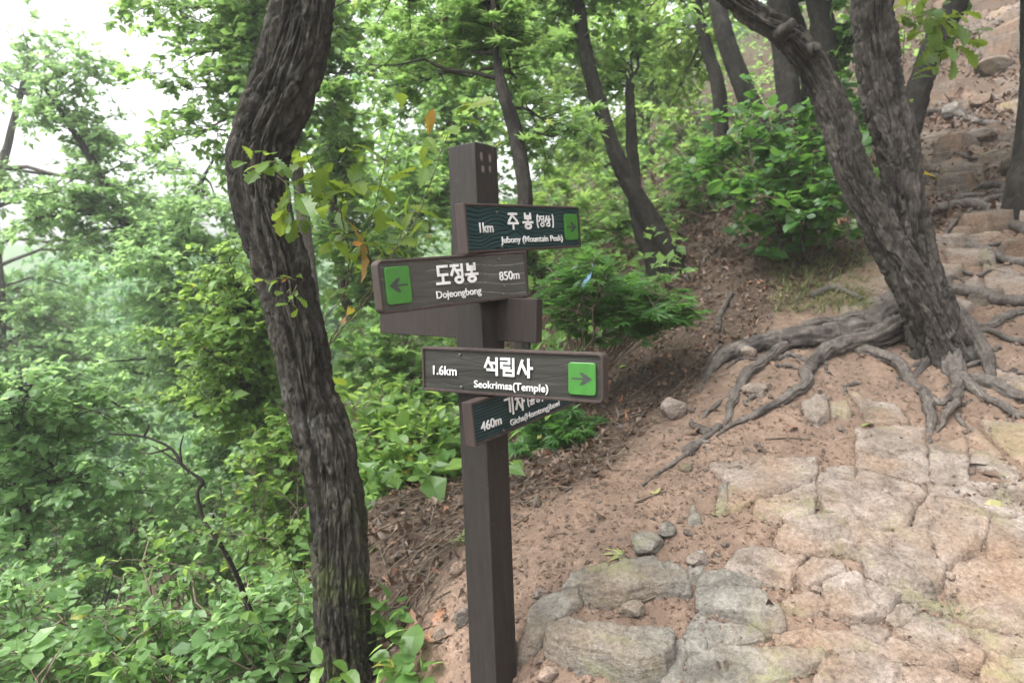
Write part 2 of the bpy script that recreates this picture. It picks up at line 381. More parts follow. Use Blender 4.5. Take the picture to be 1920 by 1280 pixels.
# ------------------------------------------------------------------ bedrock slabs set in the trail (pieces of the ground)
def slab(name, poly_xy, h, material, parent, seed, keep=.5, edge=.009, rough=1.0, g=None, props=None, grow=.0165):
    poly = np.asarray(poly_xy, float); c = poly.mean(0); dist = np.hypot(*c)
    g = g or .0036 * dist
    x = np.arange(poly[:, 0].min() - .05, poly[:, 0].max() + .05, g); y = np.arange(poly[:, 1].min() - .05, poly[:, 1].max() + .05, g)
    xx, yy = np.meshgrid(x, y)
    sd = sdist(xx, yy, poly) + grow + .008 * fbm2(xx * 11 + seed, yy * 11, 3, seed) + .0035 * fbm2(xx * 45, yy * 45, 2, seed + 5)
    kx = np.nonzero((gx > poly[:, 0].min() - .08) & (gx < poly[:, 0].max() + .08))[0]; ky = np.nonzero((gy > poly[:, 1].min() - .08) & (gy < poly[:, 1].max() + .08))[0]
    if len(kx) and len(ky):
        sl2 = (slice(ky[0], ky[-1] + 1), slice(kx[0], kx[-1] + 1)); DIG[sl2] = np.maximum(DIG[sl2], sstep(-.02, .025, sdist(X[sl2], Y[sl2], poly)) * (.035 + h))
    hg = H(xx, yy); e = .15; hc = H0(np.array([c[0]]), np.array([c[1]]))[0]
    gxs = (H0(np.array([c[0] + e]), c[1:2])[0] - H0(np.array([c[0] - e]), c[1:2])[0]) / (2 * e)
    gys = (H0(c[:1], np.array([c[1] + e]))[0] - H0(c[:1], np.array([c[1] - e]))[0]) / (2 * e)
    r = np.random.default_rng(seed)
    plane = hc + (gxs * keep + r.uniform(-.03, .03)) * (xx - c[0]) + (gys * keep + r.uniform(-.03, .03)) * (yy - c[1]) + h
    wx, wy = xx + .03 * fbm2(xx * 7, yy * 7, 3, seed + 30), yy + .03 * fbm2(xx * 7 + 40, yy * 7, 3, seed + 31)
    nz = rough * (.07 * facets(wx, wy, 3.4, seed) + .085 * facets(wx * .6, wy * 1.2, 15, seed + 2) + .005 * fbm2(xx * 6 + seed * 3, yy * 6, 4, seed + 1) + .0045 * np.abs(fbm2(xx * 28, yy * 28 + seed, 3, seed + 2)) + .0025 * fbm2(xx * 80, yy * 80, 2, seed + 3))
    # foliation: low stepped ledges running across the slab
    u = (xx * math.cos(.5 + seed * .7) + yy * math.sin(.5 + seed * .7)) * 9 + 1.6 * fbm2(xx * 3, yy * 3, 3, seed + 8)
    st = np.floor(u) + sstep(.75, 1.0, u - np.floor(u)); nz = nz + rough * .008 * (st - u)
    ck = np.abs(fbm2(xx * 3.1 + seed * 1.7, yy * 3.1, 3, seed + 15)); nz = nz - .022 * sstep(.045, .0, ck) * sstep(.1, .4, fbm2(xx * 2 + seed, yy * 2, 2, seed + 16) + .3)
    top = np.maximum(plane, hg + .016 + .25 * h) + nz
    pr = sstep(-.012, edge, sd); dome = -.003 * rough * (1 - sstep(0, .05, sd))
    z = (hg - .09) * (1 - pr) + (top + dome) * pr
    ok = sd > -.025
    q = ok[:-1, :-1] | ok[1:, :-1] | ok[:-1, 1:] | ok[1:, 1:]
    iy, ix = np.nonzero(q); w = len(x); a = iy * w + ix
    f = np.stack([a, a + 1, a + w + 1, a + w], 1)
    used, inv = np.unique(f, return_inverse=True)
    v = np.stack([xx, yy, z], -1).reshape(-1, 3)[used]
    o = link(name, mesh_np(name, v, inv.reshape(-1, 4), material, True), parent)
    for k, val in (props or {}).items(): o[k] = val
    return o
def zpoly(pts, ox, oy, s):
    p = np.array(pts, float); return hit(ox + p[:, 0] / s, oy + p[:, 1] / s)[:, :2]
S5 = [
 [(345,245),(480,215),(700,215),(840,220),(850,300),(760,360),(600,380),(550,395),(470,450),(430,440),(440,330)],
 [(560,415),(640,388),(830,355),(830,470),(780,515),(640,505),(560,470)],
 [(860,385),(920,340),(1030,350),(1290,430),(1305,470),(1280,540),(1160,550),(1080,498),(900,490)],
 [(1050,270),(1110,285),(1350,355),(1370,380),(1320,440),(1290,415),(1050,330),(1040,300)],
 [(1045,190),(1200,180),(1370,190),(1378,325),(1230,290),(1110,262),(1050,248)],
 [(1045,60),(1360,60),(1370,180),(1180,170),(1045,180)],
 [(1395,150),(1550,115),(1572,310),(1560,322),(1395,318)],
 [(1575,100),(1610,80),(1820,260),(1810,300),(1690,275),(1595,240)],
 [(1640,30),(1980,30),(1980,290),(1850,240),(1720,130)],
 [(1400,345),(1580,330),(1980,310),(1980,470),(1690,472),(1560,415),(1400,395)],
 [(650,600),(690,545),(800,508),(1000,508),(1130,553),(1200,570),(1315,548),(1340,485),(1380,420),(1560,432),(1682,490),(1650,570),(1610,640),(1520,692),(1455,720),(1430,825),(1400,845),(1270,822),(1110,785),(1088,690),(960,655),(800,662),(660,630)],
 [(420,740),(485,668),(640,648),(785,688),(735,760),(710,825),(600,812),(480,785)],
 [(755,770),(830,700),(955,700),(1000,768),(900,785),(805,835)],
 [(895,850),(950,800),(1040,790),(1180,845),(1250,890),(1165,968),(1060,993),(960,965),(903,920)],
 [(1195,850),(1420,868),(1462,905),(1490,970),(1380,910),(1265,895)],
 [(1480,800),(1535,720),(1660,700),(1980,728),(1980,1110),(1700,1010),(1525,952),(1485,895)],
 [(1695,495),(1980,485),(1980,715),(1690,680),(1675,585)],
 [(285,825),(305,785),(440,765),(575,812),(520,826),(400,826)],
 [(275,855),(420,840),(555,848),(672,950),(682,1035),(600,1052),(500,982),(380,942),(285,925)],
 [(220,1060),(272,955),(380,995),(520,1020),(590,1070),(400,1105),(300,1125)],
 [(110,1310),(140,1120),(200,1088),(315,1088),(295,1145),(200,1172),(185,1310)],
 [(205,1190),(400,1128),(620,1128),(872,1155),(880,1190),(800,1228),(500,1330),(200,1330)],
 [(650,1082),(860,1056),(1010,1056),(1100,1100),(1055,1135),(880,1135),(700,1108)],
 [(1015,1030),(1060,1010),(1185,1025),(1195,1058),(1110,1085),(1025,1058)],
 [(1195,990),(1205,945),(1320,925),(1342,947),(1230,1012)],
 [(1232,1035),(1352,960),(1480,1010),(1700,1060),(1980,1140),(1980,1200),(1640,1165),(1615,1202),(1500,1162),(1380,1102)],
 [(1120,1130),(1220,1083),(1370,1130),(1510,1200),(1455,1220),(1240,1192)],
 [(890,1205),(1110,1148),(1240,1215),(1480,1238),(1640,1330),(840,1330)],
 [(1650,1225),(1690,1170),(1980,1215),(1980,1330),(1665,1330)],
 [(372,475),(395,335),(415,325),(410,462)], [(242,510),(255,432),(288,510)], [(245,790),(265,662),(305,652),(290,790)],
 [(860,330),(900,262),(1020,258),(1030,322),(920,325)],
 [(690,905),(800,850),(880,890),(890,935),(800,950),(720,940)],
]
greyish = {17, 18, 19, 20, 21, 29, 30, 31}
for k, pl in enumerate(S5):
    slab('rock_slab', zpoly(pl, 1200, 780, 2.56), .010 if k not in (10, 13, 18, 21, 27) else .018, RK_GREY if k in greyish else RK_PINK, ground, 100 + k, keep=.97)
S3 = [[(1010,720),(1240,660),(1250,690),(1100,760)],[(960,590),(1060,530),(1230,560),(1240,640),(1130,630),(1000,620)],[(1120,470),(1190,480),(1240,550),(1130,545)],
 [(1700,510),(1960,570),(1960,670),(1720,620)],[(1690,210),(1960,165),(1960,330),(1800,265)],[(830,1170),(940,1120),(950,1240),(900,1280),(840,1200)],
 [(970,1190),(1040,1170),(1050,1230),(980,1230)],[(1060,1110),(1300,1200),(1330,1270),(1150,1250)],[(1560,660),(1640,700),(1600,760)],[(570,1100),(680,1080),(640,1130),(580,1130)],
 [(1660,560),(1700,600),(1660,640),(1600,610)],[(1720,1000),(1894,1060),(1894,1120),(1750,1070)]]
for k, pl in enumerate(S3):
    slab('rock_slab', zpoly(pl, 1180, 300, 2.56), .03, RK_PINK, ground, 200 + k, keep=.6)
S6 = [[(1400,720),(1600,760),(1750,880),(1560,900),(1430,870)],[(1630,740),(1960,680),(1960,780),(1800,830),(1660,790)],[(1480,90),(1700,60),(1800,110),(1560,150)],
 [(1700,30),(1960,0),(1960,90),(1760,100)],[(1780,380),(1960,360),(1960,480),(1820,470)],[(1600,470),(1700,460),(1750,520),(1640,540)],[(1400,640),(1560,660),(1520,730),(1400,710)]]
for k, pl in enumerate(S6):
    slab('rock_slab', zpoly(pl, 1200, 0, 2.667), .03, RK_BROWN, ground, 240 + k, keep=.6, edge=.03, rough=1.6)
G4 = [([(970,850),(1010,780),(1180,730),(1160,790),(1060,840)], .02), ([(1060,870),(1180,775),(1260,722),(1400,722),(1540,780),(1560,850),(1500,840),(1390,850),(1320,880),(1260,900),(1110,905)], .05),
 ([(750,1170),(790,1060),(810,950),(880,870),(1030,860),(1040,900),(930,980),(880,1050),(820,1130)], .03)]
for k, (pl, h) in enumerate(G4):
    slab('rock_slab', zpoly(pl, 680, 780, 2.56), h, RK_GREY, ground, 300 + k, keep=.6)

rs = np.random.default_rng(77)
for k in range(24):
    a, b = rs.uniform(1745, 1925), rs.uniform(0, 560) ** 1.0
    c = hit(np.array([a]), np.array([b]))[0]; dd = np.hypot(*c[:2]); R_ = rs.uniform(.04, .13) * dd / 4; th = np.sort(rs.uniform(0, 6.28, 7))
    pl = c[:2] + np.stack([np.cos(th) * R_ * 1.5, np.sin(th) * R_ * .8], 1) * rs.uniform(.75, 1.2, (7, 1))
    slab('rock_slab', pl, rs.uniform(.02, .10) * dd / 6, RK_BROWN if k % 4 else RK_PINK, ground, 600 + k, keep=rs.uniform(.2, .7), edge=.03, rough=1.4)

def finish_ground():
    me = mesh_np('ground', np.stack([X, Y, Z - DIG], -1).reshape(-1, 3), qf, GROUND, True, {'trail': tm.ravel(), 'wooded': (sstep(18, 30, np.hypot(X, Y)) * .9).ravel()})
    old = ground.data; ground.data = me; bpy.data.meshes.remove(old)
# ------------------------------------------------------------------ things: stones, then the signpost
def thing(name, me, label, cat, group=None):
    n = len(me.vertices); co = np.empty(n * 3, np.float32); me.vertices.foreach_get('co', co); co = co.reshape(-1, 3)
    b = np.array([(co[:, 0].min() + co[:, 0].max()) / 2, (co[:, 1].min() + co[:, 1].max()) / 2, co[:, 2].min()])
    me.vertices.foreach_set('co', (co - b).astype(np.float32).ravel()); me.update()
    o = bpy.data.objects.new(name, me); col.objects.link(o); o.location = b
    o['label'] = label; o['category'] = cat
    if group: o['group'] = group
    return o
def rebase(o, label, cat, group=None):
    me = o.data; n, g = o.name.split('.')[0], group
    bpy.data.objects.remove(o); return thing(n, me, label, cat, g)
def zslab(name, pts, ox, oy, s, h, m, seed, label, **kw):
    return rebase(slab(name, zpoly(pts, ox, oy, s), h, m, None, seed, **kw), label, 'rock')
zslab('boulder', [(890,1130),(930,1060),(1000,1035),(1200,1060),(1480,1090),(1480,1170),(1440,1240),(1330,1270),(1150,1220),(1000,1180)], 680, 780, 2.56, .07, RK_GREY, 401, 'large rough grey boulder with undercut mossy front face right of the post foot', keep=.2, rough=1.5)
finish_ground()
def stone(px, py, wpx, hpx, m, seed, label, name='stone', sink=.25, flat=.7, grp=None):
    p = hit(np.array([px]), np.array([py + hpx * .5]))[0]; d = (p - CAM) @ Fv; a = wpx / FPX * d / 2; b = hpx / FPX * d / 2
    bm = ico(3); r = np.random.default_rng(seed)
    pl = unit(r.normal(size=(9, 3))); k = r.uniform(.62, .95, 9)
    v = bm[0] * 1.0
    for nrm, kk in zip(pl, k):
        t = v @ nrm; v = v - np.maximum(t - kk, 0)[:, None] * nrm
    v = v * (1 + .05 * fbm(v * 3 + seed, 3, seed))[:, None] * np.array([a, a * flat, b * 1.15])
    an = r.uniform(0, 6.28); ca, sa = math.cos(an * .15), math.sin(an * .15)
    v = v @ np.array([[ca, sa, 0], [-sa, ca, 0], [0, 0, 1]])
    v = v + p + np.array([0, a * flat * .5, b * (1 - sink)])
    return thing(name, mesh_np(name, v, bm[1], m, False), label, 'stone', grp)
def ico(sub):
    t = (1 + 5 ** .5) / 2
    v = [(-1,t,0),(1,t,0),(-1,-t,0),(1,-t,0),(0,-1,t),(0,1,t),(0,-1,-t),(0,1,-t),(t,0,-1),(t,0,1),(-t,0,-1),(-t,0,1)]
    f = [(0,11,5),(0,5,1),(0,1,7),(0,7,10),(0,10,11),(1,5,9),(5,11,4),(11,10,2),(10,7,6),(7,1,8),(3,9,4),(3,4,2),(3,2,6),(3,6,8),(3,8,9),(4,9,5),(2,4,11),(6,2,10),(8,6,7),(9,8,1)]
    v = [tuple(unit(np.array(a, float))) for a in v]
    for _ in range(sub):
        c = {}; nf = []
        def mid(a, b):
            k = (min(a, b), max(a, b))
            if k not in c: v.append(tuple(unit(np.array(v[a]) + np.array(v[b])))); c[k] = len(v) - 1
            return c[k]
        for a, b, d in f:
            x, y, z = mid(a, b), mid(b, d), mid(d, a); nf += [(a, x, z), (b, y, x), (d, z, y), (x, y, z)]
        f = nf
    return np.array(v), np.array(f)

stone(1263, 764, 56, 42, RK_PINK, 1, 'angular tan stone lying on bare soil left of the pine roots')
stone(857, 1065, 34, 28, RK_PINK, 2, 'small reddish stone on the slope just left of the post')
stone(1188, 1143, 52, 32, RK_GREY, 3, 'small mossy grey stone tucked under the rounded grey slab edge')
stone(1215, 1022, 70, 34, RK_GREY, 4, 'flat greenish grey stone right of the yellow fallen leaf', flat=1)
stone(1252, 994, 46, 28, RK_GREY, 5, 'dark edged stone just above the flat greenish grey stone')
stone(868, 1155, 40, 34, RK_GREY, 6, 'pale grey stone half hidden behind the lower post')
stone(1028, 1268, 46, 32, RK_PINK, 7, 'pale pink stone cut by the bottom edge of the picture')
stone(1012, 1113, 30, 20, RK_PINK, 8, 'dark reddish pebble above the curved grey rock')
stone(1418, 728, 50, 20, RK_PINK, 9, 'flat brown stone wedged under the long pine root')
stone(1310, 1050, 44, 26, RK_PINK, 10, 'low pink stone in the middle of the soil strip')
stone(1405, 660, 34, 26, RK_PINK, 11, 'pale stone beside the upper side of the thick left root', flat=1)
stone(1873, 118, 70, 34, RK_BROWN, 12, 'wide flat grey boulder high on the slope at upper right', name='boulder', flat=.8)
stone(1795, 205, 48, 32, RK_GREY, 13, 'dark mossy rock on the upper slope above the grey bare root', name='boulder')
stone(1848, 185, 60, 30, RK_BROWN, 14, 'tan rock beside the dark mossy rock on the upper slope', name='boulder')
stone(1850, 250, 56, 24, RK_BROWN, 15, 'low tan rock below the grey bare root at upper right', name='boulder')
stone(1905, 300, 60, 50, RK_BROWN, 16, 'blocky tan rock at the right edge above the edge tree', name='boulder')
stone(1530, 1105, 26, 12, RK_PINK, 17, 'thin flat pebble lying on the slabs in the path centre', flat=1)
stone(1785, 1080, 22, 12, RK_PINK, 18, 'small pebble in the crack of the large right slab', flat=1)

# ---- signpost
WOOD = m_plain('post_wood', (.021, .0178, .0158), .6, 1, .22, (.046, .041, .037))
FRAME = m_plain('frame_paint', (.040, .0285, .0255), .6, 1, .25, (.08, .065, .06))
BACKW = m_plain('board_back', (.022, .0165, .0145), .65, 1, .3)
WHITE = m_plain('white_paint', (.62, .62, .61), .5)
PLATE = m_plain('green_plate', (.032, .148, .018), .4, 0, .5)
ARROW = m_plain('arrow_recess', (.03, .035, .03), .6)
STEEL = m_plain('screw_steel', (.10, .09, .085), .45)
PATCH = m_plain('pale_patch', (.12, .10, .09), .8)
def m_panel(name, c0, c1, c2):
    m, n, b, out = mat(name); g = attr(n, 'tint'); c = ramp(n, g, [(0, c0), (.55, c1), (1, c2)])
    f = noise(n, pos(n, (3, 3, 40), True), 5, 5, .6); c = mix(n, .35, c, ramp(n, f, [(.3, (.25, .25, .25)), (.7, (.75, .75, .75))]), 'OVERLAY')
    n.links.new(c, b.inputs['Base Color']); b.inputs['Roughness'].default_value = .6; b.inputs['Specular IOR Level'].default_value = .2
    bump(n, b, noise(n, pos(n, (2, 2, 30), True), 30, 4, .6), .25, .002); return m
PN_TEAL = m_panel('panel_teal', (.003, .0065, .007), (.008, .030, .031), (.022, .058, .056))
PN_GREY = m_panel('panel_grey', (.034, .034, .029), (.064, .063, .054), (.19, .19, .175))
PN_BROWN = m_panel('panel_olive', (.013, .013, .011), (.0285, .0285, .024), (.05, .049, .042))
PN_TEAL2 = m_panel('panel_dark_teal', (.004, .008, .009), (.010, .030, .033), (.04, .07, .07))

post_base = hit(np.array([941.0]), np.array([1338.0]))[0]
sign = empty('trail_signpost', post_base, 'dark brown square wooden signpost carrying five stacked direction boards', 'signpost')
PT, PB = P(886.0, 276.0, 2.34), P(927.0, 1290.0, 2.46)
ax = unit(PT - PB); PB = PB - ax * ((PB[2] - post_base[2]) / ax[2] + .25)
A = math.radians(37)
nl = np.array([-math.sin(A), -math.cos(A), 0]); nr = np.array([math.cos(A), -math.sin(A), 0])
def box_xf(o, ex, ey, ez, bev=.003):
    """bevelled box from a corner-centred frame: o centre, half-extent vectors"""
    import bmesh
    bm = bmesh.new(); bmesh.ops.create_cube(bm, size=2)
    L = np.array([np.linalg.norm(e) for e in (ex, ey, ez)]); 
    for v in bm.verts: v.co = Vector((v.co.x * L[0], v.co.y * L[1], v.co.z * L[2]))
    bmesh.ops.bevel(bm, geom=list(bm.edges), offset=bev, segments=2, affect='EDGES', profile=.6)
    M = np.stack([unit(ex), unit(ey), unit(ez)], 1)
    for v in bm.verts: v.co = Vector(M @ np.array(v.co) + o)
    return bm
def bm_obj(name, bm, m, parent, smooth=False):
    me = bpy.data.meshes.new(name); bmesh_free(bm, me); me.materials.append(m)
    return link(name, me, parent)
def bmesh_free(bm, me): bm.normal_update(); bm.to_mesh(me); bm.free()
nlp = unit(nl - ax * (nl @ ax)); nrp = unit(np.cross(ax, nlp)); nrp = nrp if nrp @ nr > 0 else -nrp
mid = (PT + PB) / 2; hl = np.linalg.norm(PT - PB) / 2
bm_obj('post', box_xf(mid, nlp * .06, nrp * .06, ax * hl, .004), WOOD, sign)
# pale oval marks left by old fixings near the post top (right face)
for (a, b, w, h) in ((902,293,.008,.016),(918,296,.007,.016),(905,317,.009,.012),(918,317,.007,.012)):
    p = P(float(a), float(b), 2.3); r = ray(a, b); fc = PT + nrp * .0605
    t = ((fc - CAM) @ nrp) / (r @ nrp); c = CAM + t * r; th = np.linspace(0, 2 * np.pi, 16, endpoint=False)
    u = np.cross(ax, nrp); v = c + np.cos(th)[:, None] * u * w + np.sin(th)[:, None] * ax * h + nrp * .0012
    v = v * 1.0; v += (.002 * rng.normal(size=16))[:, None] * ax
    link('worn_patch', mesh_np('worn_patch', np.vstack([v, c + nrp * .0014]), np.array([[i, (i + 1) % 16, 16] for i in range(16)]), PATCH), sign)

# hangul built from bars and rings
JA = {'ㄱ': [[(0,1),(1,1),(1,0)]], 'ㄷ': [[(1,1),(0,1),(0,0),(1,0)]], 'ㄹ': [[(0,1),(1,1),(1,.5),(0,.5),(0,0),(1,0)]], 'ㅁ': [[(0,0),(0,1),(1,1),(1,0),(0,0)]],
 'ㅂ': [[(0,1),(0,0),(1,0),(1,1)],[(0,.5),(1,.5)]], 'ㅅ': [[(.5,1),(0,0)],[(.42,.8),(1,0)]], 'ㅈ': [[(0,1),(1,1)],[(.5,1),(0,0)],[(.45,.75),(1,0)]],
 'ㅊ': [[(.3,1.22),(.7,1.22)],[(0,1),(1,1)],[(.5,1),(0,0)],[(.45,.75),(1,0)]], 'ㅌ': [[(1,1),(0,1),(0,0),(1,0)],[(0,.5),(1,.5)]],
 'ㅎ': [[(.3,1.2),(.7,1.2)],[(0,.85),(1,.85)],'o'], 'ㅇ': ['o'], 'ㅗ': [[(.5,1),(.5,0)],[(0,0),(1,0)]], 'ㅜ': [[(0,1),(1,1)],[(.5,1),(.5,0)]],
 'ㅏ': [[(0,1),(0,0)],[(0,.5),(1,.5)]], 'ㅓ': [[(1,1),(1,0)],[(0,.5),(1,.5)]], 'ㅣ': [[(0,1),(0,0)]]}
SY = {'주': [('ㅈ',.1,.5,.9,.98),('ㅜ',.0,-.02,1,.34)], '봉': [('ㅂ',.2,.68,.8,1),('ㅗ',0,.4,1,.58),('ㅇ',.2,-.02,.8,.27)], '정': [('ㅈ',0,.47,.58,.97),('ㅓ',.58,.38,.92,1),('ㅇ',.32,-.02,.92,.3)],
 '상': [('ㅅ',0,.45,.55,1),('ㅏ',.72,.38,1,1),('ㅇ',.2,-.02,.8,.3)], '도': [('ㄷ',.15,.5,.88,.98),('ㅗ',0,.02,1,.36)], '석': [('ㅅ',0,.45,.55,1),('ㅓ',.55,.4,.92,1),('ㄱ',.2,-.02,.92,.27)],
 '림': [('ㄹ',0,.45,.6,1),('ㅣ',.92,.4,.92,1),('ㅁ',.2,-.02,.92,.27)], '사': [('ㅅ',0,.15,.6,.92),('ㅏ',.78,-.05,1.02,1.02)], '기': [('ㄱ',0,.15,.55,.95),('ㅣ',.9,-.05,.9,1.02)],
 '차': [('ㅊ',0,.15,.62,.78),('ㅏ',.8,-.05,1.02,1.02)], '홈': [('ㅎ',.2,.66,.8,.92),('ㅗ',0,.4,1,.56),('ㅁ',.2,-.02,.8,.25)], '통': [('ㅌ',.2,.68,.8,1),('ㅗ',0,.4,1,.56),('ㅇ',.2,-.02,.8,.26)]}
def strokes(text, x0, y0, h, w, gap, th):
    segs = []; x = x0
    for ch in text:
        if ch in '()':
            t = np.linspace(-1, 1, 9); s = 1 if ch == '(' else -1
            pts = [(x + h * .13 - s * h * .12 * math.sqrt(max(0, 1 - a * a)), y0 + h * .5 + a * h * .62) for a in t]
            segs += list(zip(pts[:-1], pts[1:])); x += h * .30; continue
        for j, a, b, c, d in SY[ch]:
            for pl in JA[j]:
                if pl == 'o':
                    t = np.linspace(0, 2 * np.pi, 19)
                    if j == 'ㅎ': pts = [(.5 + .32 * math.cos(q), .28 + .34 * math.sin(q)) for q in t]
                    else: pts = [(.5 + .5 * math.cos(q), .5 + .5 * math.sin(q)) for q in t]
                else: pts = pl
                pts = [(x + w * (a + (c - a) * u), y0 + h * (b + (d - b) * v)) for u, v in pts]
                segs += list(zip(pts[:-1], pts[1:]))
        x += w + gap
    v, f = [], []
    for i, (p, q) in enumerate(segs):
        p, q = np.array(p), np.array(q); e = unit(q - p); nn = np.array([-e[1], e[0]]); k = th / 2; p2, q2 = p - e * k * .98, q + e * k * .98
        zt = .0030 + .00004 * (i % 7); b = len(v)
        for z in (0, zt):
            v += [(*(p2 - nn * k), z), (*(q2 - nn * k), z), (*(q2 + nn * k), z), (*(p2 + nn * k), z)]
        f += [(b+4,b+5,b+6,b+7),(b,b+1,b+5,b+4),(b+1,b+2,b+6,b+5),(b+2,b+3,b+7,b+6),(b+3,b,b+4,b+7)]
    return np.array(v), np.array(f), x
def latin(text, size, width=None, offs=.009):
    cu = bpy.data.curves.new('lettering', 'FONT'); cu.body = text; cu.size = size; cu.extrude = .0014; cu.offset = size * offs; cu.resolution_u = 4
    o = bpy.data.objects.new('tmp', cu); col.objects.link(o); bpy.context.view_layer.update()
    me = bpy.data.meshes.new_from_object(o.evaluated_get(bpy.context.evaluated_depsgraph_get()))
    bpy.data.objects.remove(o); bpy.data.curves.remove(cu)
    n = len(me.vertices); co = np.empty(n * 3, np.float32); me.vertices.foreach_get('co', co); co = co.reshape(-1, 3)
    co[:, 2] += .0014; co[:, 0] -= co[:, 0].min()
    if width: co[:, 0] *= width / co[:, 0].max()
    return me, co

def board(lp, rp, hh, tk, panel, spec, label, rl, rr, tilt=0):
    """lp / rp: front-face mid points of both ends (pixel, pixel, depth); hh height; spec draws the face"""
    a, b = P(*[float(x) for x in lp]), P(*[float(x) for x in rp])
    ex = unit(b - a); L = np.linalg.norm(b - a); nn = unit(np.cross(ex, ax)); ez = np.cross(nn, ex)
    if nn @ (CAM - a) < 0: nn = -nn
    ez = np.cross(nn, ex); M = np.stack([ex, ez, nn], 1)                # board frame: x along, y up, z out of the face
    def W(q): return a + np.asarray(q) @ M.T
    # outline with rounded corners (rl at the left end, rr at the right end)
    def outl(i):
        pts = []
        for cx, cy, r, t0 in ((L - max(rr, .002), hh/2 - max(rr, .002), max(rr, .002), 0), (max(rl, .002), hh/2 - max(rl, .002), max(rl, .002), 90), (max(rl, .002), -hh/2 + max(rl, .002), max(rl, .002), 180), (L - max(rr, .002), -hh/2 + max(rr, .002), max(rr, .002), 270)):
            r2 = max(r - i, .0015); k = 6
            ccx = np.clip(cx, i + r2, L - i - r2); ccy = np.clip(cy, -hh/2 + i + r2, hh/2 - i - r2)
            for t in np.linspace(t0, t0 + 90, k): pts.append((ccx + r2 * math.cos(math.radians(t)), ccy + r2 * math.sin(math.radians(t))))
        return np.array(pts)
    fw = .0075; rec = .004
    rings = [(outl(.002), -tk), (outl(0), -tk + .002), (outl(0), -.002), (outl(.002), 0), (outl(fw), 0), (outl(fw + .0025), -rec - .003)]
    if panel is None: rings = rings[:4]
    m = len(rings[0][0]); v = np.concatenate([np.column_stack([r, np.full(m, z)]) for r, z in rings])
    f = []
    for k in range(len(rings) - 1):
        for i in range(m): f.append((k*m+i, k*m+(i+1) % m, (k+1)*m+(i+1) % m, (k+1)*m+i))
    me = bpy.data.meshes.new('sign_board'); c0 = len(v); v = np.vstack([v, [[L/2, 0, -tk]]])
    me.from_pydata([tuple(x) for x in W(v)], [], f + [((i+1) % m, i, c0) for i in range(m)]); me.materials.append(FRAME)
    if panel is None:
        me = bpy.data.meshes.new('sign_board'); me.from_pydata([tuple(x) for x in W(np.vstack([v, [[L/2, 0, 0]]]))], [], f + [((i+1) % m, i, c0) for i in range(m)] + [(3*m+i, 3*m+(i+1) % m, c0+1) for i in range(m)]); me.materials.append(BACKW)
    bo = link('sign_board', me, sign, label=label)
    if panel is not None:
        pm, kind = panel; nxp, nyp = 210, 60
        xs = np.linspace(fw + .001, L - fw - .001, nxp); ys = np.linspace(-hh/2 + fw + .001, hh/2 - fw - .001, nyp); xx, yy = np.meshgrid(xs, ys)
        if kind == 'deep':
            w = yy * 95 + 1.7 * fbm2(xx * 5, yy * 7, 3, 61) + 1.2 * np.exp(-((xx - .27) / .07) ** 2) * np.sign(yy) * np.exp(-abs(yy) * 25) * 2.0
            s = .5 + .5 * np.cos(w * 2 * np.pi * .78); s = sstep(.06, .5, s); hgt = .0019 * s; t = .24 + .38 * s + .07 * fbm2(xx * 20, yy * 60, 3, 5)
        elif kind == 'pale':
            w = yy * 30 + .9 * fbm2(xx * 4.5, yy * 3, 2, 33) + 1.1 * xx
            s = np.abs(w - np.round(w)); ln = sstep(.055, .02, s) * sstep(-.1, .35, fbm2(xx * 7, yy * 9, 2, 4) + .35); hgt = -.0012 * ln; t = .42 + .52 * ln + .18 * fbm2(xx * 9, yy * 80, 3, 6)
        elif kind == 'fine':
            w = yy * 90 + 1.3 * fbm2(xx * 3, yy * 5, 2, 71); s = .5 + .5 * np.cos(w * 2 * np.pi); hgt = .0014 * s; t = .2 + .45 * sstep(.1, .9, s) + .25 * sstep(.93, 1, s)
        else:
            w = yy * 26 + 1.2 * fbm2(xx * 3, yy * 3, 3, 81) + 1.5 * np.abs(xx - .6) ** 1.5; s = np.abs(w - np.round(w)); ln = sstep(.05, .015, s) * sstep(0, .4, fbm2(xx * 6, yy * 8, 2, 44)); hgt = -.001 * ln + .0006 * fbm2(xx * 8, yy * 90, 3, 3); t = .5 - .45 * ln + .3 * fbm2(xx * 5, yy * 70, 3, 8)
        z = -rec - .0015 + hgt
        for (cx, cy, r) in ((0, hh/2, rl), (0, -hh/2, rl), (L, hh/2, rr), (L, -hh/2, rr)):      # tuck the panel corners behind a rounded frame
            pass
        i = np.arange(nyp - 1)[:, None] * nxp; j = np.arange(nxp - 1)[None]; qf = np.stack([i+j, i+j+1, i+nxp+j+1, i+nxp+j], -1).reshape(-1, 4)
        link('panel', mesh_np('panel', W(np.stack([xx, yy, z], -1).reshape(-1, 3)), qf, pm, True, {'tint': np.clip(t, 0, 1).ravel()}), bo)
    zf = -rec + .0016
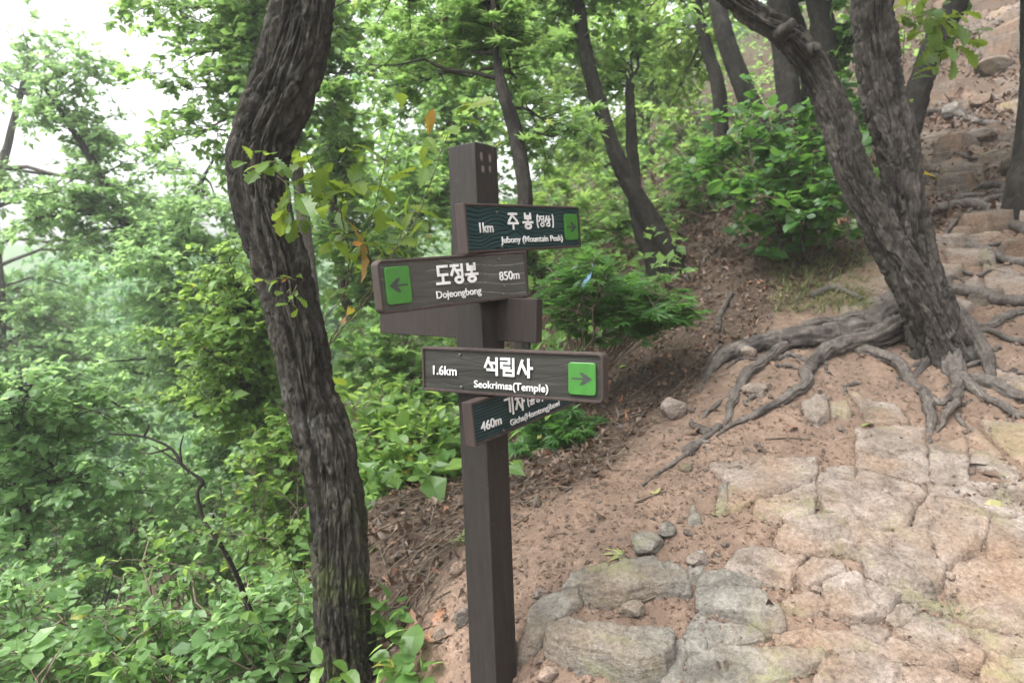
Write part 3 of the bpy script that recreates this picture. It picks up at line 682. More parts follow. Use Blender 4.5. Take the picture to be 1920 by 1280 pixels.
    for s in spec or []:
        if s[0] == 'K':
            _, txt, x, y, h, w, gap, th = s; v, f, _x = strokes(txt, x * L, y * hh, h, w, gap, th)
            link('lettering', mesh_np('lettering', W(v + [0, 0, zf]), f, WHITE), bo)
        elif s[0] == 'L':
            _, txt, x, y, size, width = s; me, co = latin(txt, size, width * L)
            co = W(co + [x * L, y * hh, zf]); me.vertices.foreach_set('co', co.astype(np.float32).ravel()); me.update(); me.materials.clear(); me.materials.append(WHITE)
            link('lettering', me, bo)
        elif s[0] == 'A':
            _, x0, x1, y0, y1, dr = s; x0, x1, y0, y1 = x0 * L, x1 * L, y0 * hh, y1 * hh; r = .010; pts = []
            for cx, cy, t0 in ((x1-r, y1-r, 0), (x0+r, y1-r, 90), (x0+r, y0+r, 180), (x1-r, y0+r, 270)):
                for t in np.linspace(t0, t0 + 90, 6): pts.append((cx + r * math.cos(math.radians(t)), cy + r * math.sin(math.radians(t))))
            pts = np.array(pts); m = len(pts); c = np.array([(x0+x1)/2, (y0+y1)/2])
            v = np.vstack([np.column_stack([pts, np.full(m, zf - .002)]), np.column_stack([pts, np.full(m, zf + .003)]), np.column_stack([c + (pts - c) * .97, np.full(m, zf + .004)]), [[*c, zf + .004]]])
            f = [(k*m+i, k*m+(i+1) % m, (k+1)*m+(i+1) % m, (k+1)*m+i) for k in range(2) for i in range(m)]
            f = tri(np.array(f)); f = np.vstack([f, [(2*m+i, 2*m+(i+1) % m, 3*m) for i in range(m)]])
            link('arrow_plate', mesh_np('arrow_plate', W(v), f, PLATE), bo)
            wv, hv = (x1 - x0) * .37, (y1 - y0) * .20
            ap = np.array([(-1,.13),(.15,.13),(-.25,.95),(.12,.95),(1.0,0),(.12,-.95),(-.25,-.95),(.15,-.13),(-1,-.13)]) * [dr * wv, hv] + c
            v = np.vstack([np.column_stack([ap, np.full(9, zf + .0046)]), np.column_stack([ap, np.full(9, zf + .002)])])
            mesh = bpy.data.meshes.new('arrow'); mesh.from_pydata([tuple(q) for q in W(v)], [], [tuple(range(9)) if dr < 0 else tuple(range(8, -1, -1))] + [(i, (i+1) % 9, 9+(i+1) % 9, 9+i) for i in range(9)]); mesh.materials.append(ARROW)
            link('arrow', mesh, bo)
        elif s[0] == 'S':
            _, x, y = s; th = np.linspace(0, 2*np.pi, 10, endpoint=False); r = .0048
            v = np.vstack([np.column_stack([x*L + r*np.cos(th), y*hh + r*np.sin(th), np.full(10, zf - .002)]), np.column_stack([x*L + r*.9*np.cos(th), y*hh + r*.9*np.sin(th), np.full(10, zf + .003)]), [[x*L, y*hh, zf + .0042]]])
            f = np.vstack([tri(np.array([(i, (i+1) % 10, 10+(i+1) % 10, 10+i) for i in range(10)])), [(10+i, 10+(i+1) % 10, 20) for i in range(10)]])
            link('screw', mesh_np('screw', W(v), f, STEEL), bo)
    return bo
board((874, 428, 2.18), (1088, 425.5, 2.72), .160, .042, (PN_TEAL, 'deep'),
  [('L', '1km', .098, -.09, .047, .102), ('K', '주봉', .325, -.01, .050, .054, .034, .0080), ('K', '(정상)', .575, .03, .036, .034, .008, .0046), ('L', 'Jubony (Mountain Peak)', .255, -.32, .031, .553), ('A', .837, .972, -.31, .31, 1), ('S', .24, .33), ('S', .26, -.40)],
  'upper right teal board reading Jubony (Mountain Peak) 1km', .0, .008)
board((712, 539, 2.01), (990, 513, 2.38), .160, .042, (PN_GREY, 'pale'),
  [('A', .036, .182, -.34, .36, -1), ('K', '도정봉', .35, -.04, .055, .045, .012, .0086), ('L', 'Dojeongbong', .337, -.32, .033, .303), ('L', '850m', .78, -.09, .042, .152), ('S', .79, .36), ('S', .80, -.38), ('S', .81, -.20)],
  'grey board with rounded left end reading Dojeongbong 850m', .018, .0)
board((712, 588, 2.62), (1006, 602, 2.28), .148, .042, None, None, 'plain dark brown back of a board behind the post', .0, .004)
board((791, 691, 2.37), (1131, 710, 2.04), .152, .042, (PN_BROWN, 'plain'),
  [('L', '1.6km', .071, -.11, .043, .144), ('K', '석림사', .384, -.03, .051, .048, .014, .0080), ('L', 'Seokrimsa(Temple)', .318, -.345, .034, .408), ('A', .83, .965, -.35, .30, 1), ('S', .235, .36), ('S', .24, -.36)],
  'olive brown board with rounded right end reading Seokrimsa (Temple) 1.6km', .0, .018)
board((887, 797, 2.19), (1100, 714, 2.74), .145, .042, (PN_TEAL2, 'fine'),
  [('L', '460m', .055, -.22, .043, .152), ('K', '기차', .245, -.07, .056, .046, .014, .0078), ('K', '(홈통)', .43, -.04, .036, .030, .006, .0046), ('L', 'Gicha(Homtong)bawi', .273, -.36, .030, .437), ('S', .22, -.40), ('S', .25, .40)],
  'lowest teal board half hidden under another reading Gicha (Homtong) bawi 460m', .0, .0)
# ------------------------------------------------------------------ leaves
def _tmpl(xs, ws, fold=.25, droop=.25, pet=.12):
    """leaf blade with a midrib: x along, y across, z up; a thin stalk at the base"""
    xs = np.array(xs); ws = np.array(ws); z = -droop * xs ** 2
    v = [(x, 0, zz) for x, zz in zip(xs, z)]; n = len(xs)
    L = []; Rr = []
    for k in range(1, n - 1):
        L.append(len(v)); v.append((xs[k], ws[k], z[k] + fold * ws[k])); Rr.append(len(v)); v.append((xs[k], -ws[k], z[k] + fold * ws[k]))
    f = []
    for S, sg in ((L, 1), (Rr, -1)):
        a = [(0, 1, S[0])]
        for k in range(len(S) - 1): a += [(k + 1, k + 2, S[k + 1]), (k + 1, S[k + 1], S[k])]
        a += [(n - 2, n - 1, S[-1])]
        f += a if sg > 0 else [t[::-1] for t in a]
    return np.array(v, float), np.array(f)
T_FAR = _tmpl([0, .45, 1], [0, .34, 0], .3, .25)
T_OV = _tmpl([0, .22, .58, 1], [0, .24, .33, 0], .22, .3)
T_BROAD = _tmpl([0, .12, .35, .62, .85, 1], [0, .25, .39, .38, .22, 0], .18, .3)
T_OAK = _tmpl([0, .1, .2, .27, .38, .45, .56, .63, .74, .81, .9, 1], [0, .04, .13, .07, .20, .12, .27, .17, .31, .19, .19, 0], .25, .4)
T_SMALL = _tmpl([0, .5, 1], [0, .27, 0], .2, .1)
def _maple():
    v = [(0, 0, 0)]; f = []; an = [-112, -72, -36, 0, 36, 72, 112]; ln = [.42, .72, .92, 1, .92, .72, .42]
    for i, (a, l) in enumerate(zip(an, ln)):
        a = math.radians(a)
        for d, r in ((-17, .34 * l + .08), (0, l), (17, .34 * l + .08)):
            t = a + math.radians(d); v.append((r * math.cos(t), r * math.sin(t), -.22 * r * r))
        b = 1 + i * 3; f += [(0, b, b + 1), (0, b + 1, b + 2)]
    return np.array(v, float), np.array(f)
T_MAPLE = _maple()
class Leaves:
    def __init__(s): s.p, s.d, s.n, s.s, s.t = [], [], [], [], []
    def add(s, p, d, n, size, t):
        k = len(p); s.p.append(p); s.d.append(np.broadcast_to(d, (k, 3))); s.n.append(np.broadcast_to(n, (k, 3))); s.s.append(np.broadcast_to(size, (k,))); s.t.append(np.broadcast_to(t, (k,)))
    def count(s): return sum(len(x) for x in s.p)
    def mesh(s, name, tmpl, m, curl=.35, r=rng):
        p, d, n, sz, t = (np.concatenate(x) for x in (s.p, s.d, s.n, s.s, s.t))
        d = unit(d); n = unit(n - d * (n * d).sum(-1, keepdims=True)); b = np.cross(n, d); tv, tf = tmpl
        k = len(p); w = r.uniform(.85, 1.15, (k, 1)); cz = r.normal(1, curl * 1.6, (k, 1))
        v = p[:, None] + sz[:, None, None] * (tv[None, :, 0:1] * d[:, None] + (tv[None, :, 1] * w)[..., None] * b[:, None] + (tv[None, :, 2] * cz)[..., None] * n[:, None])
        f = (tf[None] + (np.arange(k) * len(tv))[:, None, None]).reshape(-1, 3)
        return mesh_np(name, v.reshape(-1, 3), f, m, False, {'tint': np.repeat(np.clip(t, 0, 1), len(tv))})
def rosettes(lv, tips, dirs, k, size, r, up=.15, spread=1.0, tbase=None, flat=False):
    m = len(tips); kk = r.integers(max(2, k - 2), k + 2, m); idx = np.repeat(np.arange(m), kk); n = len(idx)
    az = r.uniform(0, 2 * np.pi, n); rad = np.stack([np.cos(az), np.sin(az), np.zeros(n)], 1)
    d = unit(dirs[idx] * .7 + rad * spread + np.stack([np.zeros(n), np.zeros(n), r.normal(-.1, .12, n) if flat else r.normal(up, .35, n)], 1))
    nn = unit(np.array([0, 0, 1.0]) + r.normal(0, .2 if flat else .38, (n, 3)))
    p = tips[idx] + d * (size * .12) + r.normal(0, size * .22, (n, 3))
    t = (tbase[idx] if tbase is not None else .45) + r.normal(0, .17, n)
    t = np.where(r.random(n) < .012, 1.0, np.minimum(t, .9))
    lv.add(p, d, nn, size * r.uniform(.5, 1.2, n) * np.exp(r.normal(0, .22, m))[idx], t)
def grow(clouds, anchors, r, tw, lv, leaf, k, limb_r=.02, sub_len=.5, flat=False):
    """clouds: (centre, radii, limbs, subs).  Limbs leave the nearest anchor, side twigs carry leaf rosettes"""
    anchors = np.asarray(anchors)
    for c, rad, nl_, ns in clouds:
        c = np.asarray(c); rad = np.asarray(rad)
        for _ in range(nl_):
            q = unit(r.normal(size=3)) * r.random() ** .4; e = c + q * rad
            a0 = anchors[np.argmin(np.linalg.norm((anchors - e) + [0, 0, .35 * 0] , axis=1) + r.uniform(0, .8, len(anchors)))]
            L = np.linalg.norm(e - a0); mid = (a0 + e) / 2 + r.normal(0, .08 * L, 3) + [0, 0, .10 * L]
            t = np.linspace(0, 1, 7)[:, None]; pth = (1 - t) ** 2 * a0 + 2 * t * (1 - t) * mid + t * t * e
            pth[1:-1] += r.normal(0, .02 * L, (5, 3))
            lr = limb_r * min(1.6, .4 + L / 3)
            if tw is not None: tw.add(*tube(pth, np.linspace(lr, .004, 7), 4))
            lo = max(0, 1 - 1.6 * rad.mean() / max(L, .01))
            if flat: lo = max(lo, .72)
            ts = r.uniform(lo, 1, ns); ts[0] = 1
            seg = np.minimum((ts * 6).astype(int), 5); fr = ts * 6 - seg; b0 = pth[seg] * (1 - fr)[:, None] + pth[seg + 1] * fr[:, None]
            dv = unit(r.normal(size=(ns, 3)) * [1, 1, .08 if flat else .45] + unit(e - a0) * .4); sl_ = sub_len * r.uniform(.4, 1.1, ns)
            tip = b0 + dv * sl_[:, None] - np.array([0, 0, 1]) * (sl_ ** 2 * .18)[:, None]
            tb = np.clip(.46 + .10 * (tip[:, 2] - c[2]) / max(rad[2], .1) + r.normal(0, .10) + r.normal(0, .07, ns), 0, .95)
            if tw is not None:
                for b, tp in zip(b0, tip): tw.add(*tube(np.stack([b, (b + tp) / 2 + [0, 0, .03], tp]), [.006, .004, .002], 3, cap=False))
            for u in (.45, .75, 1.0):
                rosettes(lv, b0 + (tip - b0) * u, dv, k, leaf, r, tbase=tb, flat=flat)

# ------------------------------------------------------------------ trunks
def bark(cell, stretch, amp, seed, flute=.0, brk=.35):
    def f(T, S, Rr):
        q = np.stack([np.cos(T) * Rr / cell, np.sin(T) * Rr / cell, S / (cell * stretch)], -1)
        q = q + .32 * np.stack([vnoise(q * .8 + 5, seed), vnoise(q * .8 + 31, seed + 1), vnoise(q * .8 + 57, seed + 2)], -1)
        f1, f2, idv = worley(q, seed); wk = sstep(.07, .17, f2 - f1)
        qq = q * [1.05, 1.05, .20]
        r1 = sstep(.10, .34, np.abs(fbm(qq, 2, seed + 40)))
        e = np.minimum(r1, 1 - brk + brk * wk)
        e2 = sstep(.0, .16, np.abs(fbm(q * [1.9, 1.9, .8] + 3, 2, seed + 60)))
        lump = .05 * Rr * fbm(np.stack([np.cos(T) * 1.3, np.sin(T) * 1.3, S * 2.2], -1), 3, seed + 20)
        out = amp * (e - 1) + amp * .42 * (e2 - 1) + amp * .18 * fbm(q * [4, 4, 6], 3, seed + 11) + amp * .22 * (idv - .5) + lump
        f.last = np.clip(idv + .15 * fbm(q * 3, 2, seed + 5), 0, 1)
        if flute: out = out + flute * Rr * np.cos(T * 5 + seed) * np.exp(-S / .35)
        return out
    return f
def trunk_mesh(name, pts, m, seg, step, disp):
    """pts rows: (px, py, depth, radius in px)"""
    a = np.array(pts, float); w = np.column_stack([P(a[:, 0], a[:, 1], a[:, 2]), a[:, 3] * a[:, 2] / FPX])
    L = np.linalg.norm(np.diff(w[:, :3], axis=0), axis=1).sum(); n = max(6, int(L / step)); sp, s = smooth_path(w, n)
    if step < .01:                                     # rings thin out above the picture, where only the shade of the trunk counts
        yy = proj(sp[:, :3])[1]; keep = (yy > -50) | (np.arange(n) % 8 == 0); sp = sp[keep]
    v, f = tube(sp[:, :3], sp[:, 3], seg, disp)
    t = np.full(len(v), .6)
    if hasattr(disp, 'last'): t[:disp.last.size] = disp.last.ravel()
    return mesh_np(name, v, f, m, True, {'tint': t}), sp
def down_to_ground(pts, extra=.25):
    """carry the traced trunk on from its lowest traced point until it is rooted in the ground"""
    a = [list(p) for p in pts]; p = P(float(a[0][0]), float(a[0][1]), float(a[0][2])); g = H(p[:1], p[1:2])[0]
    if p[2] > g - .1:
        q = p.copy(); q[2] = g - extra; q[:2] += rng.normal(0, .04, 2) + .08 * (p[:2] - P(float(a[1][0]), float(a[1][1]), float(a[1][2]))[:2]) * 0
        x, y, d = proj(q); a.insert(0, [x, y, d, a[0][3] * a[0][2] / d * 1.15])
    return a
TREES = {}
def tree(name, label, cat, stems, m, seg=20, step=.03, amp=.010, cell=.03, clouds=(), leaf=None, lsize=.1, tmpl=T_OV, k=6, seed=0, limb_r=.02, sub=.5, group=None, stretch=4):
    r = np.random.default_rng(1000 + seed); first = None; anchors = []; meshes = []
    for i, s in enumerate(stems):
        s = down_to_ground(s); me, sp = trunk_mesh('trunk', s, m, seg, step, bark(cell, stretch, amp, seed + i * 3)); meshes.append(me)
        anchors.append(sp[len(sp) // 3::max(1, len(sp) // 30), :3])
        if first is None: first = sp[0, :3].copy(); g = H(first[:1], first[1:2])[0]; first[2] = g
    root = empty(name, first, label, cat, group)
    for me in meshes: link('trunk', me, root)
    if clouds:
        tw, lv = Geo(), Leaves(); cl = []
        for (px, py, d, rx, ry, rd, nl_, ns) in clouds:
            cl.append((P(float(px), float(py), float(d)), (rx * d / FPX, rd, ry * d / FPX), nl_, ns))
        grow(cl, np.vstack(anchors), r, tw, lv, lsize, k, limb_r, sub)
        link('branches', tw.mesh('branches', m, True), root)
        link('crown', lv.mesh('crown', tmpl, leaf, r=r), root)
    TREES[label] = root
    return root

# ---- foreground oak left of the sign
OAK = [(668,1300,2.95,58),(655,1240,2.93,55),(642,1140,2.9,54),(637,1040,2.9,52),(630,940,2.9,52),(613,840,2.9,54),(580,740,2.9,49),(561,640,2.9,51),(541,560,2.9,51),(521,480,2.9,56),(494,400,2.9,54),(482,320,2.9,56),(492,260,2.9,58),(517,200,2.9,62),(549,100,2.9,61),(569,0,2.9,57),(585,-120,2.9,56),(600,-400,3.0,52),(560,-800,3.1,46)]
me, sp = trunk_mesh('trunk', down_to_ground(OAK), BK_OAK, 220, .0062, bark(.036, 4.4, .028, 5, 0, .35))
b = sp[0, :3].copy(); b[2] = H(b[:1], b[1:2])[0]
oak = empty('oak_tree', b, 'thick furrowed dark oak trunk bending in an S beside the signpost', 'tree'); link('trunk', me, oak)
r = np.random.default_rng(3)
tw, lv = Geo(), Leaves()
grow([(P(500., -520., 3.4), (1.6, 1.4, .6), 9, 11)], sp[-60::10, :3], r, tw, lv, .12, 6, .025, .6)
link('branches', tw.mesh('branches', BK_OAK, True), oak); link('crown', lv.mesh('crown', T_OV, LF_MID, r=r), oak)
for k, (pts, ds) in enumerate((([(525,300,2.78),(500,306,2.74),(470,312,2.70)], .085), ([(520,330,2.76),(537,345,2.72),(545,365,2.70),(540,400,2.68)], .10), ([(555,525,2.78),(530,520,2.72),(500,528,2.68)], .05), ([(556,535,2.78),(548,555,2.72),(552,575,2.70)], .055))):
    pw = np.array([P(float(a), float(c), float(d)) for a, c, d in pts]); q, _ = smooth_path(pw, 9)
    sh = link('shoot', (lambda g: (g.add(*tube(q, np.linspace(.003, .0012, 9), 4)), g.mesh('shoot', TWIG))[1])(Geo()), oak)
    lv = Leaves(); dv = unit(np.gradient(q, axis=0)); rosettes(lv, q[2::2], dv[2::2], 3, ds, np.random.default_rng(k), tbase=np.full(len(q[2::2]), .4), spread=.8)
    link('leaves', lv.mesh('leaves', T_OAK, LF_OAK), sh)

# ---- two-stemmed pine with bare roots on the right
PINE_R = [(1772,690,4.45,54),(1757,640,4.45,48),(1743,590,4.45,46),(1727,540,4.45,44),(1713,480,4.45,40),(1703,420,4.45,39),(1695,370,4.45,38),(1678,260,4.45,38),(1650,150,4.45,39),(1637,0,4.45,38),(1635,-150,4.45,36),(1650,-500,4.5,32),(1640,-900,4.5,24)]
PINE_L = [(1768,680,4.46,26),(1742,610,4.42,32),(1710,540,4.38,33),(1678,480,4.38,33),(1646,420,4.37,33),(1617,360,4.36,33),(1591,300,4.36,32),(1574,240,4.36,32),(1556,195,4.36,31),(1538,150,4.36,29),(1512,105,4.34,29),(1478,70,4.32,27),(1430,38,4.3,25),(1385,5,4.28,23),(1340,-45,4.25,22),(1280,-150,4.2,20),(1200,-350,4.1,15)]
me, spR = trunk_mesh('trunk', PINE_R, BK_PINE, 260, .0085, bark(.058, 2.9, .038, 31, .07, .42))
b = spR[0, :3].copy(); b[2] = H(b[:1], b[1:2])[0]
pine = empty('pine_tree', b, 'two stemmed pine with plated grey bark and bare spreading roots on the path', 'tree'); link('trunk', me, pine)
me, spL = trunk_mesh('trunk', PINE_L, BK_PINE, 180, .0085, bark(.05, 3.0, .03, 37, 0, .42)); link('trunk', me, pine)['label'] = 'left stem kinked outwards with a broken branch stub'
g = Geo(); g2 = Geo()
q, _ = smooth_path(np.array([P(1462., 66., 4.27), P(1474., 52., 4.2), P(1488., 38., 4.17)]), 14); g.add(*tube(q, np.linspace(.05, .022, 14), 14, lambda T, S, R: .012 * fbm(np.stack([np.cos(T) * 3, np.sin(T) * 3, S * 9], -1), 3, 4)), .3)
q, _ = smooth_path(np.array([P(1515., 95., 4.25), P(1530., 88., 4.22), P(1534., 92., 4.19)]), 8); g2.add(*tube(q, np.linspace(.04, .02, 8), 12, lambda T, S, R: .008 * fbm(np.stack([np.cos(T) * 3, np.sin(T) * 3, S * 12], -1), 3, 9)), .4)
link('branch_stub', g.mesh('branch_stub', BK_PINE, True), pine); link('branch_stub', g2.mesh('branch_stub', BK_PINE, True), pine)
tw, lv = Geo(), Leaves()
grow([(np.array([2.3, 3.2, 6.8]), (2.8, 2.8, .7), 34, 14), (np.array([3.6, 5.5, 7.2]), (1.8, 1.8, .6), 10, 12)], spR[-60::10, :3], r, tw, lv, .12, 6, .025, .6)  # crown out of view, spread wide over the trail to shade the ground
link('branches', tw.mesh('branches', BK_PINE, True), pine); link('crown', lv.mesh('crown', T_FAR, LF_DARK, r=r), pine)
def root(pts, ox, oy, s, parent, seed, lift=.35, m=BK_ROOT, taper=True):
    a = np.array(pts, float); px, py = ox + a[:, 0] / s, oy + a[:, 1] / s; h = hit(px, py); d = (h - CAM) @ Fv
    rad = a[:, 2] / s * d / FPX
    h[:, 2] += rad * (lift + (.7 * np.random.default_rng(seed + 1).normal(size=len(rad)) * (np.arange(len(rad)) > 1) if lift < .4 else 0))
    w, _ = smooth_path(np.column_stack([h, rad]), max(14, 10 * len(a)))
    rr = np.random.default_rng(seed); w[:, :3] += .010 * np.stack([fbm(np.stack([np.arange(len(w)) * .25, np.full(len(w), k * 7.), np.full(len(w), seed * 1.)], -1), 2, seed) for k in range(3)], -1)
    w[:, 2] = np.maximum(w[:, 2], H(w[:, 0], w[:, 1]) - .8 * w[:, 3])
    sg = 36 if rad.max() > .02 else 16
    dsp = lambda T, S, R: R * (.12 * fbm(np.stack([np.cos(T) * 2, np.sin(T) * 2, S * 3 + seed], -1), 3, seed) + .30 * (sstep(0, .3, np.abs(fbm(np.stack([np.cos(T) * 3.2, np.sin(T) * 3.2, S * 3.5 + seed], -1), 2, seed + 4))) - .8) + .10 * fbm(np.stack([np.cos(T) * 6, np.sin(T) * 6, S * 60], -1), 2, seed + 7))
    v, f = tube(w[:, :3], np.maximum(w[:, 3], .003), sg, dsp)
    return link('root', mesh_np('root', v, f, m, True, {'tint': np.clip(.5 + .3 * fbm(v * 14, 3, seed), 0, 1)}), parent)
RT = [[(1330,720,85),(1270,770,88),(1180,840,75),(1050,865,66),(850,880,60),(650,900,50),(500,940,42),(420,985,28),(370,1050,12),(340,1110,6)],
 [(1290,735,50),(1170,770,34),(1050,775,26),(880,800,24),(780,880,24),(650,970,26),(560,1050,26),(500,1160,22),(470,1240,14),(455,1300,6)],
 [(1330,800,80),(1200,880,58),(1050,905,46),(930,945,38),(860,1030,30),(845,1090,28),(760,1150,25),(600,1230,18),(490,1285,10),(420,1330,5)],
 [(1100,915,26),(1200,945,28),(1290,1010,27),(1360,1070,27),(1410,1130,26),(1440,1220,24),(1450,1310,18),(1440,1360,9)],
 [(1480,760,70),(1510,860,62),(1535,950,60),(1570,1030,50),(1680,1060,36),(1800,1110,31),(1940,1170,28)],
 [(1580,1040,30),(1680,1130,25),(1800,1200,20),(1940,1260,15)],
 [(1560,1030,26),(1575,1120,24),(1560,1190,20),(1510,1260,14),(1480,1310,7)],
 [(1550,740,50),(1610,820,46),(1660,890,40),(1715,975,30),(1745,1060,18)],
 [(1560,770,32),(1640,815,27),(1720,815,25),(1800,770,25),(1940,715,22)],
 [(1470,900,22),(1410,990,20),(1375,1040,15),(1350,1090,6)],
 [(1440,1130,10),(1490,1170,16),(1560,1130,14)], [(1575,1230,12),(1620,1290,10),(1690,1330,6)],
 [(700,960,10),(780,940,14),(860,970,12)], [(470,1000,6),(540,960,8),(640,960,7)], [(350,1240,10),(430,1170,13),(560,1090,12)],
 [(1500,640,18),(1560,560,16),(1600,520,12)]]
for k, p in enumerate(RT): root(p, 1180, 300, 2.56, pine, 500 + k, .45 if k < 3 else .28)
rq = np.random.default_rng(91)
for k in range(18):                                        # thinner side roots threading the soil round the foot
    x0, y0 = rq.uniform(560, 1850), rq.uniform(880, 1180); an = rq.uniform(.2, 2.9); L_ = rq.uniform(90, 260); pts = []; rad0 = rq.uniform(5, 13)
    for t in np.linspace(0, 1, 6): pts.append((x0, y0, rad0 * (1 - .75 * t))); an += rq.normal(0, .45); x0 += math.cos(an) * L_ / 5; y0 += abs(math.sin(an)) * L_ / 8
    root(pts, 1180, 300, 2.56, pine, 560 + k, .12)
# ------------------------------------------------------------------ trees behind
GB = 'forest trees behind the signpost'
tree('forked_oak', 'dark forked tree leaning left on the leaf covered slope behind the maple', 'tree',
  [[(1262,505,7.0,26),(1218,410,7,19),(1168,320,7,16),(1132,220,7,15),(1105,130,7,14),(1085,0,7,12),(1080,-200,7,12)], [(1232,498,7.05,22),(1208,440,7.1,19),(1192,380,7.2,15),(1186,300,7.3,12),(1180,150,7.4,9)]], BK_DARK, 28, .025, .014, .035,
  [(1060,10,7.6,150,90,1.0,10,14),(1190,60,8.2,130,80,1.0,9,14),(1000,-80,7,160,80,1.3,7,14)], LF_MID, .10, T_OV, 6, 11)
tree('slender_oak', 'slim dark trunk rising behind the post top with small leaves round its foot', 'tree',
  [[(1018,890,4.9,25),(1010,800,5,20),(975,620,5.1,16),(972,500,5.1,16),(985,380,5.2,15),(966,250,5.3,15),(945,180,5.3,12),(932,110,5.4,9),(925,0,5.5,6)]], BK_DARK, 24, .02, .010, .03,
  [(900,40,6.2,170,80,.8,11,13),(1030,240,6.2,90,60,.6,5,10),(800,90,6.2,130,80,.8,8,12)], LF_MID, .085, T_MAPLE, 6, 12)
tree('leaning_oak', 'dark furrowed tree leaning left above the hazel bush', 'tree',
  [[(1425,250,9,21),(1388,150,9,18),(1357,60,9,17),(1342,-20,9,16),(1335,-200,9,15)], [(1350,190,9.4,14),(1325,90,9.4,12),(1303,0,9.4,11),(1290,-120,9.4,9)]], BK_DARK, 24, .03, .016, .04,
  [(1280,20,11,130,90,1.2,9,13),(1390,-100,9.4,170,80,1.2,7,13),(1250,150,11,90,80,1.0,6,12)], LF_YEL, .105, T_OV, 6, 13)
tree('striped_oak', 'pale streaked trunks standing close behind the kinked pine stem', 'tree',
  [[(1478,215,7.5,22),(1472,120,7.5,22),(1462,20,7.5,22),(1450,-100,7.5,20)], [(1548,190,7.3,20),(1548,90,7.3,22),(1535,0,7.3,22),(1525,-120,7.3,20)], [(1518,150,7.7,16),(1495,60,7.7,18),(1470,0,7.7,19),(1440,-80,7.7,18)]], BK_DARK, 30, .02, .016, .04,
  [(1500,-140,7.6,180,80,1.2,8,12),(1590,60,8,60,90,.8,5,10),(1590,190,7.6,50,60,.6,4,10)], LF_DARK, .11, T_OV, 6, 14)
tree('right_leaning_oak', 'dark trunk leaning right behind the straight pine stem', 'tree',
  [[(1698,300,6.6,18),(1712,220,6.6,21),(1728,150,6.6,22),(1762,60,6.6,21),(1795,0,6.6,20),(1830,-120,6.6,17)]], BK_DARK, 26, .02, .014, .035,
  [(1800,-160,6.8,160,70,1.0,8,12)], LF_DARK, .11, T_OV, 6, 15)
edge = tree('edge_pine', 'dark trunk cut by the right picture edge with roots gripping the path', 'tree',
  [[(1915,355,6.4,30),(1922,300,6.4,22),(1930,200,6.4,19),(1934,100,6.4,18),(1938,0,6.4,21),(1945,-150,6.4,18)]], BK_DARK, 30, .02, .012, .035,
  [(1930,-200,6.4,150,70,1.0,6,12)], LF_DARK, .11, T_OV, 6, 16)
for k, p in enumerate([[(1870,110,26),(1800,125,20),(1700,120,15),(1645,150,10)], [(1880,130,30),(1800,155,22),(1700,172,18),(1560,190,16),(1480,178,9)]]): root(p, 1180, 300, 2.56, edge, 540 + k)
tree('pale_trunk', 'pale thin trunk leaning left in the gully behind the signpost', 'tree',
  [[(742,800,9,15),(720,740,9,14),(695,680,9,13),(662,605,9,12),(640,520,9,10),(625,400,9,9),(620,200,9,7)]], BK_PALE, 16, .05, .008, .03,
  [(700,420,9,150,130,1.6,12,14),(620,240,9,110,110,1.4,9,13),(790,560,9.2,110,90,1.2,7,12)], LF_MID, .12, T_OV, 6, 17)
tree('valley_oak', 'dark straight stem under big pale leaves at the left edge', 'tree',
  [[(72,1180,5.6,13),(58,1090,5.6,13),(42,1000,5.6,12),(36,900,5.6,10),(30,800,5.6,8),(40,700,5.7,6)]], BK_DARK, 16, .03, .008, .03,
  [(60,880,5.4,120,80,.7,6,10),(20,760,5.6,120,100,.8,6,10),(180,900,5.8,100,80,.8,5,10),(-60,950,5.5,90,90,.7,4,9),(190,760,6,90,70,.7,5,9)], LF_PALE, .085, T_OV, 8, 18)
tree('dense_valley_tree', 'dense dark crowned tree in the valley left of the bending oak', 'tree',
  [[(462,880,11,13),(430,800,11,14),(395,700,11,13),(350,600,11,13),(300,520,11,12),(240,430,11,10),(190,330,11,8),(140,250,11,6),(75,150,11,4)], [(350,600,11,9),(345,480,11,8),(360,380,11,6),(400,300,11,3)]], BK_DARK, 14, .06, .010, .04,
  [(330,520,10.6,150,110,1.6,16,16),(220,420,11,150,80,1.5,10,15),(130,200,11,90,100,1.1,9,13),(190,110,11,60,60,.8,4,9),(210,320,11,80,60,.8,4,9),(80,450,11,90,60,1.2,6,12),(400,430,10.6,70,80,1.2,6,13),(430,620,10.4,110,100,1.2,9,14),(260,660,10.6,140,80,1.4,10,14)], LF_PALE, .115, T_FAR, 8, 19, .025, .6)
tree('overhanging_oak', 'light green tree reaching over the valley from behind the bending oak', 'tree',
  [[(600,720,7.4,16),(585,560,7.4,14),(570,420,7.4,13),(556,320,7.4,12),(540,200,7.4,11),(500,60,7.4,9),(460,-80,7.4,8)]], BK_PALE, 16, .04, .008, .03,
  [(400,60,7.2,110,70,1.1,9,13),(360,170,7.2,70,70,.8,5,11),(300,20,7.4,100,40,.9,5,10),(330,250,7.4,60,40,.7,3,8),(440,190,7.2,60,70,.8,6,11),(410,280,7.4,60,30,.6,3,9),(520,-60,7.4,170,60,1.2,8,12),(620,90,7.6,80,120,1,8,12),(700,30,7.6,110,80,1.1,9,12)], LF_MID, .092, T_OV, 7, 20)
